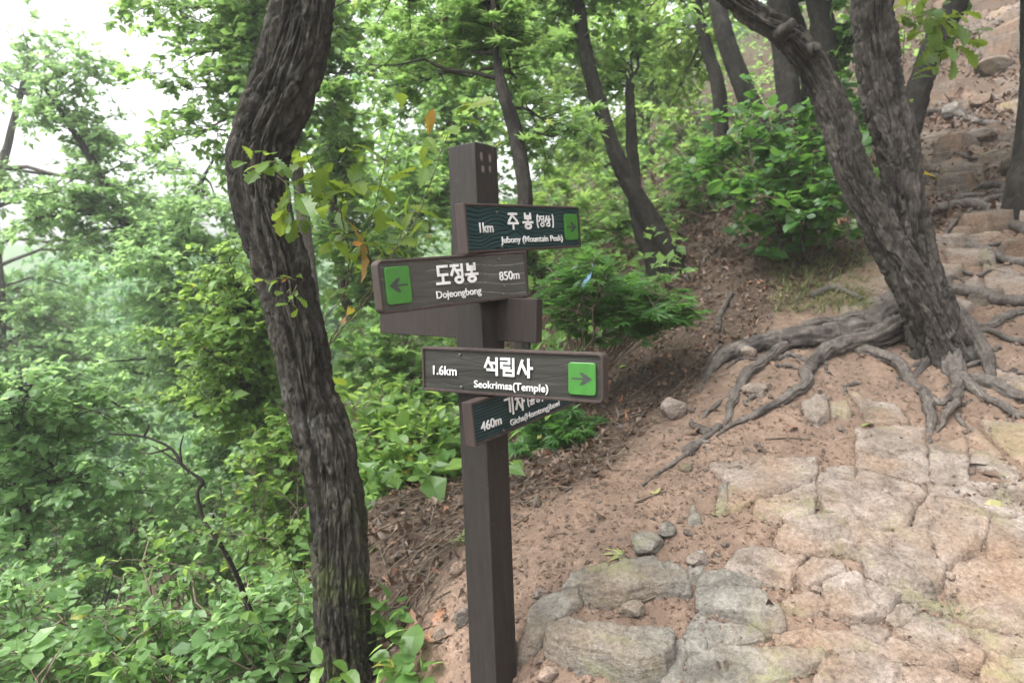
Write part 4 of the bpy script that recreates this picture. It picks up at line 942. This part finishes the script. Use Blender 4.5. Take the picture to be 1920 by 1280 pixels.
tree('far_valley_tree', 'hazy pale tree at the far left edge half against the white sky', 'tree',
  [[(-40,1000,14,12),(-20,800,14,12),(0,600,14,11),(-10,400,14,9),(20,250,14,7),(60,100,14,5)]], BK_PALE, 10, .1, .01, .05,
  [(0,330,14,50,40,1,4,10),(290,330,14,70,50,1,3,9),(60,40,14,70,40,1,3,8),(300,440,14,70,50,1,5,10),(30,640,14,130,70,1.8,10,14),(20,160,14,50,70,1,4,10),(140,700,14,150,70,1.8,10,14),(110,590,14.5,90,50,1.4,6,13)], LF_PALE, .14, T_FAR, 7, 21, .03, .7)
tree('yellow_leaved_tree', 'young tree with yellowish leaves between the bending oak and the valley', 'tree',
  [[(545,930,6.2,8),(530,840,6.2,8),(510,740,6.2,7),(480,640,6.2,6),(455,560,6.2,4)]], BK_DARK, 10, .05, .004, .02,
  [(430,620,6.0,110,90,.8,14,13),(400,700,6.2,120,60,.8,9,13),(480,520,6.2,80,70,.7,7,11),(470,790,6.2,90,70,.7,8,12)], LF_YEL, .075, T_OV, 7, 22, .012, .4)
tree('gully_tree', 'small dark trunk low in the gully left of the bending oak', 'tree',
  [[(528,1020,8.6,13),(508,960,8.6,12),(490,900,8.6,11),(470,820,8.6,9),(450,740,8.6,7)]], BK_DARK, 12, .05, .008, .03,
  [(440,800,8.4,110,60,1.0,10,13),(350,870,8.6,110,60,1.0,9,13),(530,870,8.6,70,60,.8,6,12),(300,960,8.2,120,60,1,9,12)], LF_PALE, .09, T_OV, 7, 23)
tree('ridge_tree', 'tall leafy tree on the ridge straight behind the post top', 'tree',
  [[(860,470,12,14),(850,300,12,13),(845,150,12,11),(850,0,12,10),(855,-200,12,8)]], BK_DARK, 14, .06, .01, .04,
  [(760,180,12,150,120,2,12,14),(870,300,12,120,110,1.6,10,14),(930,130,12,130,110,1.8,11,14),(800,400,11,120,80,1.5,9,13),(720,330,11,90,90,1.4,8,13)], LF_MID, .15, T_FAR, 6, 24, .025, .6)
tree('hill_tree', 'bright crowned tree on the far hillside between the two leaning trees', 'tree',
  [[(1200,330,16,12),(1210,200,16,11),(1215,60,16,9),(1210,-100,16,7)], [(1150,370,16,8),(1140,250,16,8),(1120,100,16,6)]], BK_PALE, 12, .08, .01, .04,
  [(1180,70,16,150,90,2.2,12,14),(1090,260,15,120,90,1.8,10,14),(1270,180,15,110,110,1.8,9,14),(1010,150,16,120,100,2,9,14),(1190,330,14.5,90,60,1.4,7,12)], LF_YEL, .17, T_FAR, 6, 25, .03, .7)

# ------------------------------------------------------------------ bushes and saplings
def bush(name, label, base, clouds, leaf, lsize, tmpl, k, seed, sub=.3, limb=.008, m=TWIG, cat='bush', group=None, flat=False):
    r = np.random.default_rng(3000 + seed); b = P(*[float(x) for x in base]); b[2] = H(b[:1], b[1:2])[0]
    root_ = empty(name, b, label, cat, group); tw, lv = Geo(), Leaves()
    anc = b + np.column_stack([r.normal(0, .06, (10, 2)), np.linspace(-.05, .12, 10)])
    cl = [(P(float(px), float(py), float(d)), (rx * d / FPX, rd, ry * d / FPX), nl_, ns) for (px, py, d, rx, ry, rd, nl_, ns) in clouds]
    grow(cl, anc, r, tw, lv, lsize, k, limb, sub, flat)
    link('stems', tw.mesh('stems', m, True), root_); link('foliage', lv.mesh('foliage', tmpl, leaf, r=r), root_); return root_
bush('hazel_bush', 'broad leaved green bush left of the pine trunks', (1500,440,6.2), [(1470,330,5.9,110,70,.6,9,6),(1545,290,5.9,60,60,.5,5,6),(1410,260,6.4,100,60,.6,6,6),(1490,210,6.4,90,40,.6,4,6),(1540,380,5.8,50,40,.3,4,5),(1350,310,6.8,80,50,.6,4,6)], LF_DARK, .10, T_BROAD, 4, 1, .4)
bush('maple_sapling', 'young maple with feathery layered leaves right of the sign boards', (1090,690,5.0), [(1130,520,4.8,110,26,.5,9,8),(1215,560,4.6,80,16,.4,7,8),(1080,575,4.8,70,40,.4,6,7),(1250,595,4.5,60,12,.3,5,8),(1050,490,5,60,30,.4,4,7)], LF_DARK, .075, T_MAPLE, 5, 2, .26, cat='sapling', flat=True)
bush('maple_seedling', 'small maple growth low beside the slim trunk under the lowest board', (1030,880,4.7), [(1060,800,4.6,50,45,.3,7,6),(990,850,4.6,40,40,.25,5,6),(1060,850,4.6,30,30,.2,4,6)], LF_DARK, .075, T_MAPLE, 5, 3, .18, cat='sapling')
bush('bright_bush', 'bright yellow green bush between the bending oak and the post', (760,930,4.9), [(770,840,4.8,90,60,.5,14,8),(720,890,4.8,60,40,.4,7,8),(830,800,5,70,50,.5,9,8),(700,800,5.2,60,60,.5,8,8)], LF_YEL, .085, T_BROAD, 5, 4, .25)
bush('gully_bush', 'mid green bush in the gully just behind the lower signs', (840,800,7), [(780,720,7,120,60,.8,14,10),(690,600,7.4,100,70,.8,12,10),(860,730,6.6,80,60,.6,9,10),(760,640,7.5,100,60,.8,10,10)], LF_MID, .10, T_MAPLE, 5, 5, .35)
bush('slope_bush', 'pale leafy shrub on the litter slope between the two leaning trees', (1330,430,8.6), [(1350,300,9.4,80,60,.7,9,8),(1290,280,10,80,50,.8,6,8),(1180,400,9.6,70,30,.6,5,8),(1080,430,8.4,90,40,.7,7,8)], LF_MID, .10, T_MAPLE, 5, 6, .35)
bush('ridge_bush', 'light green thicket behind the top board', (1000,470,10), [(1010,400,10,110,50,1,10,9),(1080,350,10.5,90,45,1,7,9),(930,430,9.5,90,60,.9,9,9)], LF_YEL, .11, T_MAPLE, 5, 7, .4)
for k, (lab, b, cl, lf) in enumerate([
  ('fine leaved bush filling the bottom left corner', (60,1330,3.6), [(60,1200,3.6,110,60,.5,7,8),(0,1120,3.9,80,50,.5,4,8),(150,1250,3.4,90,40,.4,5,8),(30,1270,3.3,90,30,.4,4,8)], LF_PALE),
  ('fine leaved bush at the bottom edge right of the corner bush', (330,1320,3.5), [(330,1180,3.6,100,60,.45,7,8),(260,1260,3.4,90,40,.4,5,8),(400,1250,3.4,80,40,.4,5,8),(240,1090,3.9,100,50,.5,5,8)], LF_MID),
  ('fine leaved bush against the left foot of the bending oak', (520,1290,3.3), [(520,1180,3.4,70,60,.4,6,8),(500,1260,3.2,80,35,.3,4,8),(440,1130,3.7,80,50,.4,4,8),(560,1110,3.5,40,40,.3,5,8)], LF_PALE)]):
    bush('fine_leaved_bush', lab, b, cl, lf, .066, T_OV, 5, 10 + k, .3, .005, group='fine leaved bushes below the bending oak')
for k, (lab, b, cl, lf, sz) in enumerate([
  ('bluish shrub on the valley slope under the big leaved stem', (120,1150,5.4), [(120,1040,5.2,120,50,.7,12,9),(230,1000,5.6,100,50,.6,10,9),(30,1060,5,80,50,.6,8,9)], LF_PALE, .065),
  ('airy shrub behind the bare dark dead branch', (380,1080,6), [(380,980,6,100,60,.7,12,9),(300,920,6.4,100,60,.7,10,9),(470,1040,5.6,70,50,.5,8,9)], LF_PALE, .065),
  ('yellowish shrub close left of the bending oak trunk', (540,1060,5.2), [(540,960,5.2,50,60,.5,8,9),(520,860,5.6,60,60,.5,8,9),(560,780,5.8,40,50,.5,6,9)], LF_YEL, .075)]):
    bush('valley_shrub', lab, b, cl, lf, sz, T_OV, 5, 20 + k, .3, group='shrubs on the valley slope')
# yellowing oak sapling between trunk and sign: thin forking stems with large lobed leaves
def sprig(name, label, stems, leaf, size, tmpl, seed, k=4, cat='sapling', m=TWIG, every=4, start=.35, tb=.55, rr=.0045):
    r = np.random.default_rng(seed); p0 = P(*[float(x) for x in stems[0][0]]); g = H(p0[:1], p0[1:2])[0]
    base = np.array([p0[0], p0[1], g]); root_ = empty(name, base, label, cat)
    for i, st in enumerate(stems):
        w = np.array([P(*[float(x) for x in s]) for s in st])
        if i == 0 and p0[2] > g + .02: w = np.vstack([base - [0, 0, .1], w])
        q, _ = smooth_path(w, 12 * len(w)); n = len(q); q[1:-1] += r.normal(0, .0025, (n - 2, 3))
        gg = Geo(); gg.add(*tube(q, np.linspace(rr, rr * .35, n), 5))
        so = link('stem', gg.mesh('stem', m, True), root_)
        ids = np.arange(int(n * start), n, every); ids = np.append(ids, n - 1)
        lv = Leaves(); dv = unit(np.gradient(q, axis=0)); sd_ = r.normal(size=(len(ids), 3)) * [1, 1, .4]
        tips = q[ids] + unit(sd_) * size * .3
        rosettes(lv, tips, unit(dv[ids] * .5 + unit(sd_)), k, size, r, up=.0, spread=.8, tbase=np.clip(r.normal(tb, .15, len(ids)), 0, .98))
        link('leaves', lv.mesh('leaves', tmpl, leaf, r=r), so)
    return root_
sprig('oak_sapling', 'thin stemmed oak sapling with large yellowing lobed leaves left of the boards',
  [[(606,660,3.35),(640,560,3.3),(680,460,3.25),(705,380,3.2),(725,290,3.2),(745,225,3.15)], [(606,660,3.35),(655,600,3.3),(720,500,3.2),(780,410,3.15),(815,320,3.1),(850,225,3.1)], [(645,560,3.3),(655,480,3.25),(640,400,3.2),(650,330,3.2),(680,270,3.2)],
   [(606,660,3.4),(650,590,3.4),(690,560,3.4),(740,470,3.4),(770,380,3.4)], [(680,460,3.25),(660,420,3.15),(620,380,3.1),(590,330,3.1),(575,290,3.1)], [(700,520,3.3),(680,440,3.2),(640,440,3.1),(600,430,3.05)]], LF_OAK, .125, T_OAK, 71, 2, every=5)
sprig('oak_spray', 'spray of large pale oak leaves hanging beside the straight pine stem', [[(1700,5,4.75),(1715,40,4.7),(1730,70,4.65),(1755,95,4.6),(1760,120,4.6)], [(1715,40,4.7),(1760,60,4.65),(1790,75,4.6)], [(1715,35,4.7),(1740,28,4.65),(1775,35,4.6)]], LF_OAK, .15, T_OAK, 72, 3, cat='branch', start=.3, tb=.45)
sprig('seedling', 'bright broad leaved seedling between the oak foot and the post', [[(722,1200,2.95),(722,1160,2.9),(718,1130,2.88)], [(722,1200,2.95),(735,1160,2.9),(745,1135,2.85)]], LF_MID, .07, T_BROAD, 73, 4, cat='seedling', every=6, tb=.6, rr=.002)
sprig('seedling', 'seedling with pointed leaves at the bottom edge right of the oak foot', [[(735,1290,2.65),(738,1250,2.62),(742,1225,2.6)], [(735,1290,2.65),(765,1265,2.6),(790,1262,2.55)]], LF_MID, .085, T_BROAD, 74, 3, cat='seedling', every=6, tb=.5, rr=.002)
sprig('seedling', 'bright leaves in front of the foot of the bending oak', [[(622,1310,2.72),(625,1270,2.7),(618,1248,2.68)]], LF_YEL, .075, T_BROAD, 75, 4, cat='seedling', every=5, tb=.5, rr=.002)
sprig('seedling', 'tiny green seedling on the soil bank left of the post', [[(866,1030,3.3),(868,1015,3.28),(870,1005,3.27)]], LF_MID, .05, T_OV, 76, 3, cat='seedling', every=5, tb=.6, rr=.0015)
sprig('arching_spray', 'arching stem of small yellow green leaves across the lower left', [[(520,1250,3.1),(470,1150,3.0),(380,1080,2.95),(280,1050,2.9),(180,1060,2.9),(60,1110,2.9)], [(470,1150,3.0),(400,1010,3.05),(330,1000,3.05),(270,1010,3.05)], [(520,1250,3.1),(560,1120,3.05),(520,1020,3.0),(430,1000,3.0),(380,980,3.0)]], LF_YEL, .045, T_OV, 77, 3, cat='shrub', every=3, start=.3, tb=.45, rr=.003)

# ------------------------------------------------------------------ loose wood, ribbon, fallen leaves
def stick(name, label, pts, r0, r1, m, cat='branch', extra=(), onground=False):
    w = np.array([P(*[float(x) for x in p]) for p in pts]) if not onground else hit(np.array([p[0] for p in pts], float), np.array([p[1] for p in pts], float)) + [0, 0, .004 + r0 * .55]
    base = w[0]; root_ = None
    g = Geo(); q, _ = smooth_path(w, 10 * len(w)); g.add(*tube(q, np.linspace(r0, r1, len(q)), 8, lambda T, S, R: R * .22 * fbm(np.stack([np.cos(T), np.sin(T), S * 14], -1), 3, len(label))))
    if not extra: return thing(name, g.mesh(name, m, True), label, cat)
    root_ = empty(name, base, label, cat); link('limb', g.mesh('limb', m, True), root_)
    for e in extra:
        we = np.array([P(*[float(x) for x in p]) for p in e]) if not onground else hit(np.array([p[0] for p in e], float), np.array([p[1] for p in e], float)) + [0, 0, .008]
        g = Geo(); q, _ = smooth_path(we, 8 * len(we)); g.add(*tube(q, np.linspace(r1 * 1.6, r1 * .5, len(q)), 6)); link('twig', g.mesh('twig', m, True), root_)
    return root_
stick('dead_branch', 'bare crooked dark dead branch standing among the bushes on the left', [(470,1150,3.05),(442,1075,3.05),(410,1015,3.05),(382,975,3.05),(370,925,3.05),(380,905,3.05),(372,895,3.05),(345,875,3.05),(320,840,3.05),(270,818,3.05),(205,813,3.05)], .013, .004, BK_DARK,
  extra=[[(442,1072,3.05),(460,1055,3.05),(467,1028,3.05)], [(340,870,3.05),(338,840,3.05),(344,815,3.05)], [(318,840,3.05),(280,850,3.05),(250,842,3.05)], [(270,818,3.05),(278,800,3.05),(275,790,3.05)], [(345,873,3.05),(310,850,3.08),(285,835,3.08)]])
stick('dead_root', 'long dead root lying on the soil left of the pine roots', [(1205,912),(1240,885),(1285,855),(1320,825),(1350,800)], .006, .022, BK_ROOT, 'root', onground=True, extra=[[(1290,850),(1300,835),(1330,830)], [(1330,815),(1300,800),(1295,790)]])
stick('bare_root', 'grey bare root crossing the upper path below the dark mossy rock', [(1738,214),(1775,211),(1830,232),(1920,248)], .05, .04, BK_ROOT, 'root', onground=True)
stick('bare_root', 'thick root arching down the path right of the pine foot', [(1755,398),(1815,388),(1855,402),(1890,425),(1950,450)], .055, .05, BK_ROOT, 'root', onground=True)
stick('bare_root', 'weathered root running below the arching root to the right edge', [(1810,468),(1850,478),(1890,495),(1950,505)], .045, .04, BK_ROOT, 'root', onground=True)
stick('bare_root', 'flat grey root leaving the right side of the pine foot', [(1780,548),(1840,558),(1885,572),(1950,570)], .05, .04, BK_ROOT, 'root', onground=True)
stick('bare_root', 'thin root lying between two thicker roots at the right edge', [(1830,470),(1880,458),(1950,453)], .022, .02, BK_ROOT, 'root', onground=True)
stick('bare_root', 'short root humping out of the bank above the big pine root', [(1522,560),(1555,545),(1585,550),(1615,566)], .032, .018, BK_ROOT, 'root', onground=True)
stick('bare_root', 'pale thin root dangling over the left end of the big pine root', [(1350,650),(1330,680),(1318,720),(1310,740)], .014, .006, BK_ROOT, 'root', onground=True)
for k, (lab, pts, r0) in enumerate([('dark bent root crossing the path low at the right edge', [(1800,640),(1850,625),(1890,640),(1950,655)], .03), ('long pale root running down from the edge tree', [(1880,370),(1840,385),(1790,420),(1765,455)], .03), ('thin root curling beneath the weathered root', [(1790,505),(1830,520),(1860,510),(1920,530)], .018),
  ('wet dark root across the upper path under the boulders', [(1790,290),(1830,300),(1870,290),(1910,305)], .03), ('root emerging from the bank behind the straight pine stem', [(1745,330),(1790,345),(1830,338)], .028), ('forked thin root on the soil right of the pine foot', [(1810,690),(1850,680),(1880,700),(1930,705)], .016)]):
    stick('bare_root', lab, pts, r0, r0 * .6, BK_ROOT, 'root', onground=True)
stick('old_stump_root', 'upright rotten root stub on the edge of the bank', [(1345,625),(1352,590),(1372,555)], .03, .018, BK_PALE, 'root', onground=True)
for k, (lab, pts) in enumerate([('thin twig lying on the soil below the long dead root', [(1190,945),(1225,930),(1250,922)]), ('short straight twig on the pink soil near the post', [(1020,1010),(1060,1000)]), ('dark twig on top of the rounded grey slab', [(1205,1130),(1235,1118),(1265,1112)]), ('grey stick lying above the pale slabs', [(1435,825),(1475,823),(1520,825)]), ('twig on the leaf litter just right of the post', [(965,985),(995,965)]), ('brown twig low on the soil left of the post', [(815,1125),(845,1110)])]):
    stick('twig', lab, pts, .005, .003, TWIG, 'twig', onground=True)
RIB = m_plain('ribbon_blue', (.08, .17, .26), .5)
def ribbon():
    n = 26; t = np.linspace(0, 1, n); px = 1112 - 18 * t + 3 * np.sin(t * 6); py = 494 + 52 * t
    c = P(px, py, np.full(n, 4.35)); wd = (.004 + .017 * np.sin(np.pi * np.clip(t * 1.05, 0, 1)) ** .8) * (1 - .35 * (t > .3) * (t < .42))
    tw = np.stack([np.cos(.9 + t * 2.2), .9 * np.sin(.9 + t * 2.2), .25 + 0 * t], 1)
    v = np.stack([c - tw * wd[:, None], c + tw * [0, 0, 0] + np.array([0, -.010, 0]), c + tw * wd[:, None]], 1).reshape(-1, 3)
    f = np.array([(3*i+k, 3*i+k+1, 3*i+k+4, 3*i+k+3) for i in range(n - 1) for k in (0, 1)])
    v = np.vstack([v, v + [0, .0015, 0]]); f = np.vstack([f, f[:, ::-1] + 3 * n])
    root_ = empty('trail_ribbon', c[-1], 'light blue trail marker ribbon tied to a twig right of the boards', 'ribbon')
    link('ribbon', mesh_np('ribbon', v, f, RIB, True), root_)
    g = Geo(); q, _ = smooth_path(np.array([P(1080., 590., 4.36), P(1094., 550., 4.36), P(1112., 493., 4.36), P(1118., 470., 4.36)]), 16); g.add(*tube(q, .0035, 5)); link('twig', g.mesh('twig', TWIG), root_)
ribbon()
def leaf_on_ground(px, py, size, tmpl, m, tint, seed, label, group=None, curl=.5):
    r = np.random.default_rng(seed); p = hit(np.array([float(px)]), np.array([float(py)])) + [0, 0, .018]
    lv = Leaves(); az = r.uniform(0, 6.28); e = .02; gxy = np.array([H(p[:, 0] + e, p[:, 1]) - H(p[:, 0] - e, p[:, 1]), H(p[:, 0], p[:, 1] + e) - H(p[:, 0], p[:, 1] - e)])[:, 0] / (2 * e)
    nn = unit(np.array([-gxy[0], -gxy[1], 1.0]) * [.7, .7, 1] + r.normal(0, .22, 3)); d = unit(np.array([math.cos(az), math.sin(az), .3]))
    lv.add(p - d * size * .5, d[None], nn[None], size, tint); me = lv.mesh('fallen_leaf', tmpl, m, curl, r)
    return thing('fallen_leaf', me, label, 'leaf', group)
leaf_on_ground(1148, 1041, .09, T_MAPLE, LF_FALL, .3, 1, 'yellow green lobed leaf lying on the soil above the rounded grey slab')
leaf_on_ground(1228, 924, .07, T_BROAD, LF_FALL, .8, 2, 'pale cream leaf on the soil beneath the long dead root')
leaf_on_ground(1626, 799, .08, T_BROAD, LF_FALL, .2, 3, 'pale green leaf on the slabs between the pine roots')
leaf_on_ground(1830, 872, .10, T_BROAD, LF_DEAD, .5, 4, 'dark red dead leaf on the pale slab at the right')
leaf_on_ground(1855, 890, .08, T_BROAD, LF_DEAD, .45, 5, 'second dark red dead leaf just below the first on the right slab')
leaf_on_ground(1868, 955, .10, T_OV, LF_FALL, .9, 6, 'cream curled leaf on the big slab at the right edge')
leaf_on_ground(1488, 805, .10, T_OAK, LF_DEAD, .98, 7, 'orange dead leaf standing on the soil above the slabs')
leaf_on_ground(1505, 846, .07, T_OAK, LF_DEAD, .7, 8, 'small brown curled leaf just below the orange leaf')
for k, (a, c) in enumerate([(755,1165),(785,1160),(770,1190),(810,1170),(745,1200),(800,1195),(760,1140),(825,1150),(790,1215),(840,1190)]):
    leaf_on_ground(a, c, .11, T_OAK, LF_DEAD, .80 + .02 * (k % 9), 30 + k, 'curled orange brown dead oak leaf between the bending oak foot and the post', 'dead oak leaves by the oak foot', .9)
for k, (a, c) in enumerate([(1310,800),(1298,815),(1325,790),(1340,770),(1318,770)]):
    leaf_on_ground(a, c, .09, T_OAK, LF_DEAD, .62 + .03 * k, 50 + k, 'pale curled dead leaf caught on the long dead root', 'dead leaves caught on the dead root', .9)

# ------------------------------------------------------------------ litter, grit, undergrowth and the far wood (nobody could count them)
r = np.random.default_rng(55)
def scatter(n, x0, x1, y0, y1, fall):
    x = r.uniform(x0, x1, n); y = r.uniform(y0, y1, n); d = np.hypot(x, y); k = r.random(n) < np.clip((fall / np.maximum(d, .1)) ** 1.3, 0, 1)
    return x[k], y[k]
def slope_n(x, y, e=.05):
    a = (H0(x + e, y) - H0(x - e, y)) / (2 * e); b = (H0(x, y + e) - H0(x, y - e)) / (2 * e); return unit(np.stack([-a, -b, np.ones_like(a)], 1))
x, y = scatter(150000, -3.5, 10, 2.0, 18, 3.8); w = trail_mask(x, y); k = r.random(len(x)) > w * .985; x, y = x[k], y[k]
z = H(x, y) + r.uniform(.004, .03, len(x)); n_ = len(x); az = r.uniform(0, 6.28, n_)
lv = Leaves(); d = np.stack([np.cos(az), np.sin(az), r.normal(0, .35, n_)], 1); lv.add(np.stack([x, y, z], 1), d, slope_n(x, y) + r.normal(0, .45, (n_, 3)), r.uniform(.015, .065, n_), np.clip(r.normal(.42, .26, n_), 0, 1))
x, y = scatter(60000, 1, 15, 6.5, 22, 8.0); n_ = len(x); az = r.uniform(0, 6.28, n_); keep_ = r.random(n_) > .5 * sstep(-.2, .3, fbm2(x * 1.2, y * 1.2, 3, 2)); 
lv.add(np.stack([x, y, H(x, y) + r.uniform(.01, .05, n_)], 1)[keep_], np.stack([np.cos(az), np.sin(az), r.normal(0, .35, n_)], 1)[keep_], (slope_n(x, y) + r.normal(0, .45, (n_, 3)))[keep_], r.uniform(.04, .10, n_)[keep_], np.clip(r.normal(.4, .26, n_), 0, 1)[keep_])
link('leaf_litter', lv.mesh('leaf_litter', T_FAR, LF_DEAD, 1.6, r), kind='stuff', label='brown dead leaves carpeting the bank and slope', category='leaf litter')
x, y = scatter(60000, -1.2, 5, 2.0, 7, 3.0); w = trail_mask(x, y); k = r.random(len(x)) < .15 + .85 * w; x, y = x[k], y[k]; n_ = len(x); az = r.uniform(0, 6.28, n_)
lv = Leaves(); lv.add(np.stack([x, y, H(x, y) + r.uniform(.002, .012, n_)], 1), np.stack([np.cos(az), np.sin(az), r.normal(0, .3, n_)], 1), slope_n(x, y) + r.normal(0, .4, (n_, 3)), r.uniform(.006, .028, n_), np.clip(r.normal(.62, .2, n_), 0, .8))
link('soil_grit', lv.mesh('soil_grit', T_SMALL, LF_DEAD, .6, r), kind='stuff', label='small crumbs, bark bits and grit on the path soil', category='grit')
hp = hit(r.uniform(690, 1420, 1500), r.uniform(420, 1180, 1500)); hp = hp[(trail_mask(hp[:, 0], hp[:, 1]) < .9) & (np.hypot(hp[:, 0], hp[:, 1]) < 9)]
g = Geo()
for p in hp:
    az = r.uniform(0, 6.28); L = r.uniform(.06, .35); d = np.array([math.cos(az), math.sin(az), 0]); q = p + np.linspace(-.5, .5, 4)[:, None] * d * L + r.normal(0, .008, (4, 3)); q[:, 2] = H(q[:, 0], q[:, 1]) + r.uniform(.01, .03)
    g.add(*tube(q, [.0035, .003, .0025, .0015], 4), r.random())
link('twig_litter', g.mesh('twig_litter', TWIG), kind='stuff', label='fine dead twigs strewn over the leaf litter bank', category='twig litter')
bs, bf = ico(0)
x, y = scatter(14000, -.8, 9, 2.0, 15, 3.2); k = trail_mask(x, y) > .25; x, y = x[k], y[k]; n_ = len(x)
sz = np.exp(r.normal(-4.7, .55, n_)) * np.clip(np.hypot(x, y) / 4, 1, 3.2)
v = bs[None] * sz[:, None, None] * r.uniform(.55, 1.3, (n_, 1, 3)) * [1, 1, .7] * r.uniform(.75, 1.2, (n_, 12, 1)) + np.stack([x, y, H(x, y) + sz * .1], 1)[:, None]
link('rubble', mesh_np('rubble', v.reshape(-1, 3), (bf[None] + (np.arange(n_) * 12)[:, None, None]).reshape(-1, 3), RK_BROWN), kind='stuff', label='small broken stones and gravel scattered over the path', category='rubble')
# undergrowth on the slopes
x, y = scatter(26000, -16, 9, 3.2, 30, 6.0); k = (trail_mask(x, y) < .02) & (sdist(x, y, TRAIL) < -.45); x, y = x[k], y[k]
open_litter = inpoly(*proj(np.stack([x, y, H0(x, y)], 1))[:2], [(690,1000),(860,900),(1010,850),(1150,700),(1300,560),(1240,330),(1420,330),(1600,480),(1350,660),(1000,930),(720,1200)])
k = ~open_litter | (r.random(len(x)) < .06); x, y = x[k], y[k]; n_ = len(x)
dd = np.hypot(x, y); tips = np.stack([x, y, H(x, y) + r.uniform(.05, .7, n_) * np.clip(dd / 9, .35, 1.5)], 1)
tb = np.clip(.5 + .35 * fbm2(x * .5, y * .5, 3, 8), .05, .9)
lv = Leaves(); rosettes(lv, tips, unit(r.normal(size=(n_, 3)) + [0, 0, .6]), 5, .12, r, tbase=tb)
link('undergrowth', lv.mesh('undergrowth', T_FAR, LF_MID, r=r), kind='stuff', label='low green undergrowth covering the forest slopes', category='undergrowth')
# far wood beyond the ridge and across the valley
def wood(name, label, boxes, m, size, seed):
    rr = np.random.default_rng(seed); lv = Leaves()
    for (px, py, d, rx, ry, rd, n) in boxes:
        c = P(float(px), float(py), float(d)); q = unit(rr.normal(size=(n, 3))) * rr.random((n, 1)) ** .4 * [rx * d / FPX, rd, ry * d / FPX] + c
        lump = fbm(q * .55, 3, seed); q = q[lump > -.25]; tb_ = np.clip(.5 + .3 * fbm(q * .4, 2, seed + 3), 0, .9)
        rosettes(lv, q, unit(rr.normal(size=(len(q), 3))), 5, size, rr, tbase=tb_)
    link(name, lv.mesh(name, T_FAR, m, r=rr), kind='stuff', label=label, category='wood')
wood('far_wood', 'hazy mass of far trees on the ridge and across the valley', [(700,250,22,260,260,4,1500),(950,120,24,260,260,4,1500),(1250,80,24,280,240,4,1600),(1550,-20,22,260,200,4,1200),(1800,-60,22,200,130,3,700),(330,640,20,300,160,4,1300),(60,760,18,220,150,3,1000),(560,560,20,160,220,3,1100),(150,980,14,220,160,2,1000),(420,950,13,180,130,2,800),(280,800,17,240,110,2,1000),(120,620,24,220,60,3,700),(520,700,17,120,120,2,600),(40,540,22,150,70,2,700),(330,520,24,150,90,2,600)], LF_BLUE, .27, 5)
# tufts of grass on the bank crest left of the pine
GR = m_leaf('grass_blade', [(0, (.07, .10, .025)), (.6, (.13, .17, .05)), (1, (.30, .26, .13))], .3, .5, (.3, .35, .1))
def grass():
    hp = hit(r.uniform(1440, 1640, 420), r.uniform(470, 590, 420)); V, F_, A_ = [], [], []; c = 0
    for p in hp:
        for _ in range(3):
            az = r.uniform(0, 6.28); L = r.uniform(.10, .26); d = np.array([math.cos(az), math.sin(az), 0]) * r.uniform(.3, 1); s = np.array([-d[1], d[0], 0]); s = unit(s) * .003
            pts = [p + d * L * t + np.array([0, 0, 1]) * L * (t * 1.1 - t * t * .9) for t in (0, .35, .7, 1)]
            for i, q in enumerate(pts): V += [q - s * (1 - i / 3.2), q + s * (1 - i / 3.2)]
            F_ += [(c+2*i, c+2*i+1, c+2*i+3, c+2*i+2) for i in range(3)]; A_ += [r.random()] * 8; c += 8
    link('grass', mesh_np('grass', np.array(V), np.array(F_), GR, False, {'tint': np.array(A_)}), kind='stuff', label='thin drooping grass on the bank crest left of the pine', category='grass')
grass()

# ------------------------------------------------------------------ mist hanging in the valley air
def haze(density):
    lo, hi = (-175, -25, float(Z.min()) - 1), (65, 175, 30)
    v = np.array([(a, b, c) for a in (lo[0], hi[0]) for b in (lo[1], hi[1]) for c in (lo[2], hi[2])], float)
    f = np.array([(0,1,3,2),(4,6,7,5),(0,4,5,1),(2,3,7,6),(0,2,6,4),(1,5,7,3)])
    m = bpy.data.materials.new('haze_air'); m.use_nodes = True; n = m.node_tree; n.nodes.clear()
    out = n.nodes.new('ShaderNodeOutputMaterial'); pv = n.nodes.new('ShaderNodeVolumePrincipled')
    pv.inputs['Color'].default_value = (.97, .985, 1, 1); pv.inputs['Density'].default_value = density; pv.inputs['Anisotropy'].default_value = .3
    n.links.new(pv.outputs[0], out.inputs['Volume']); link('haze', mesh_np('haze', v, f, m), kind='stuff', label='thin pale mist filling the forest air', category='mist')
haze(.0026)
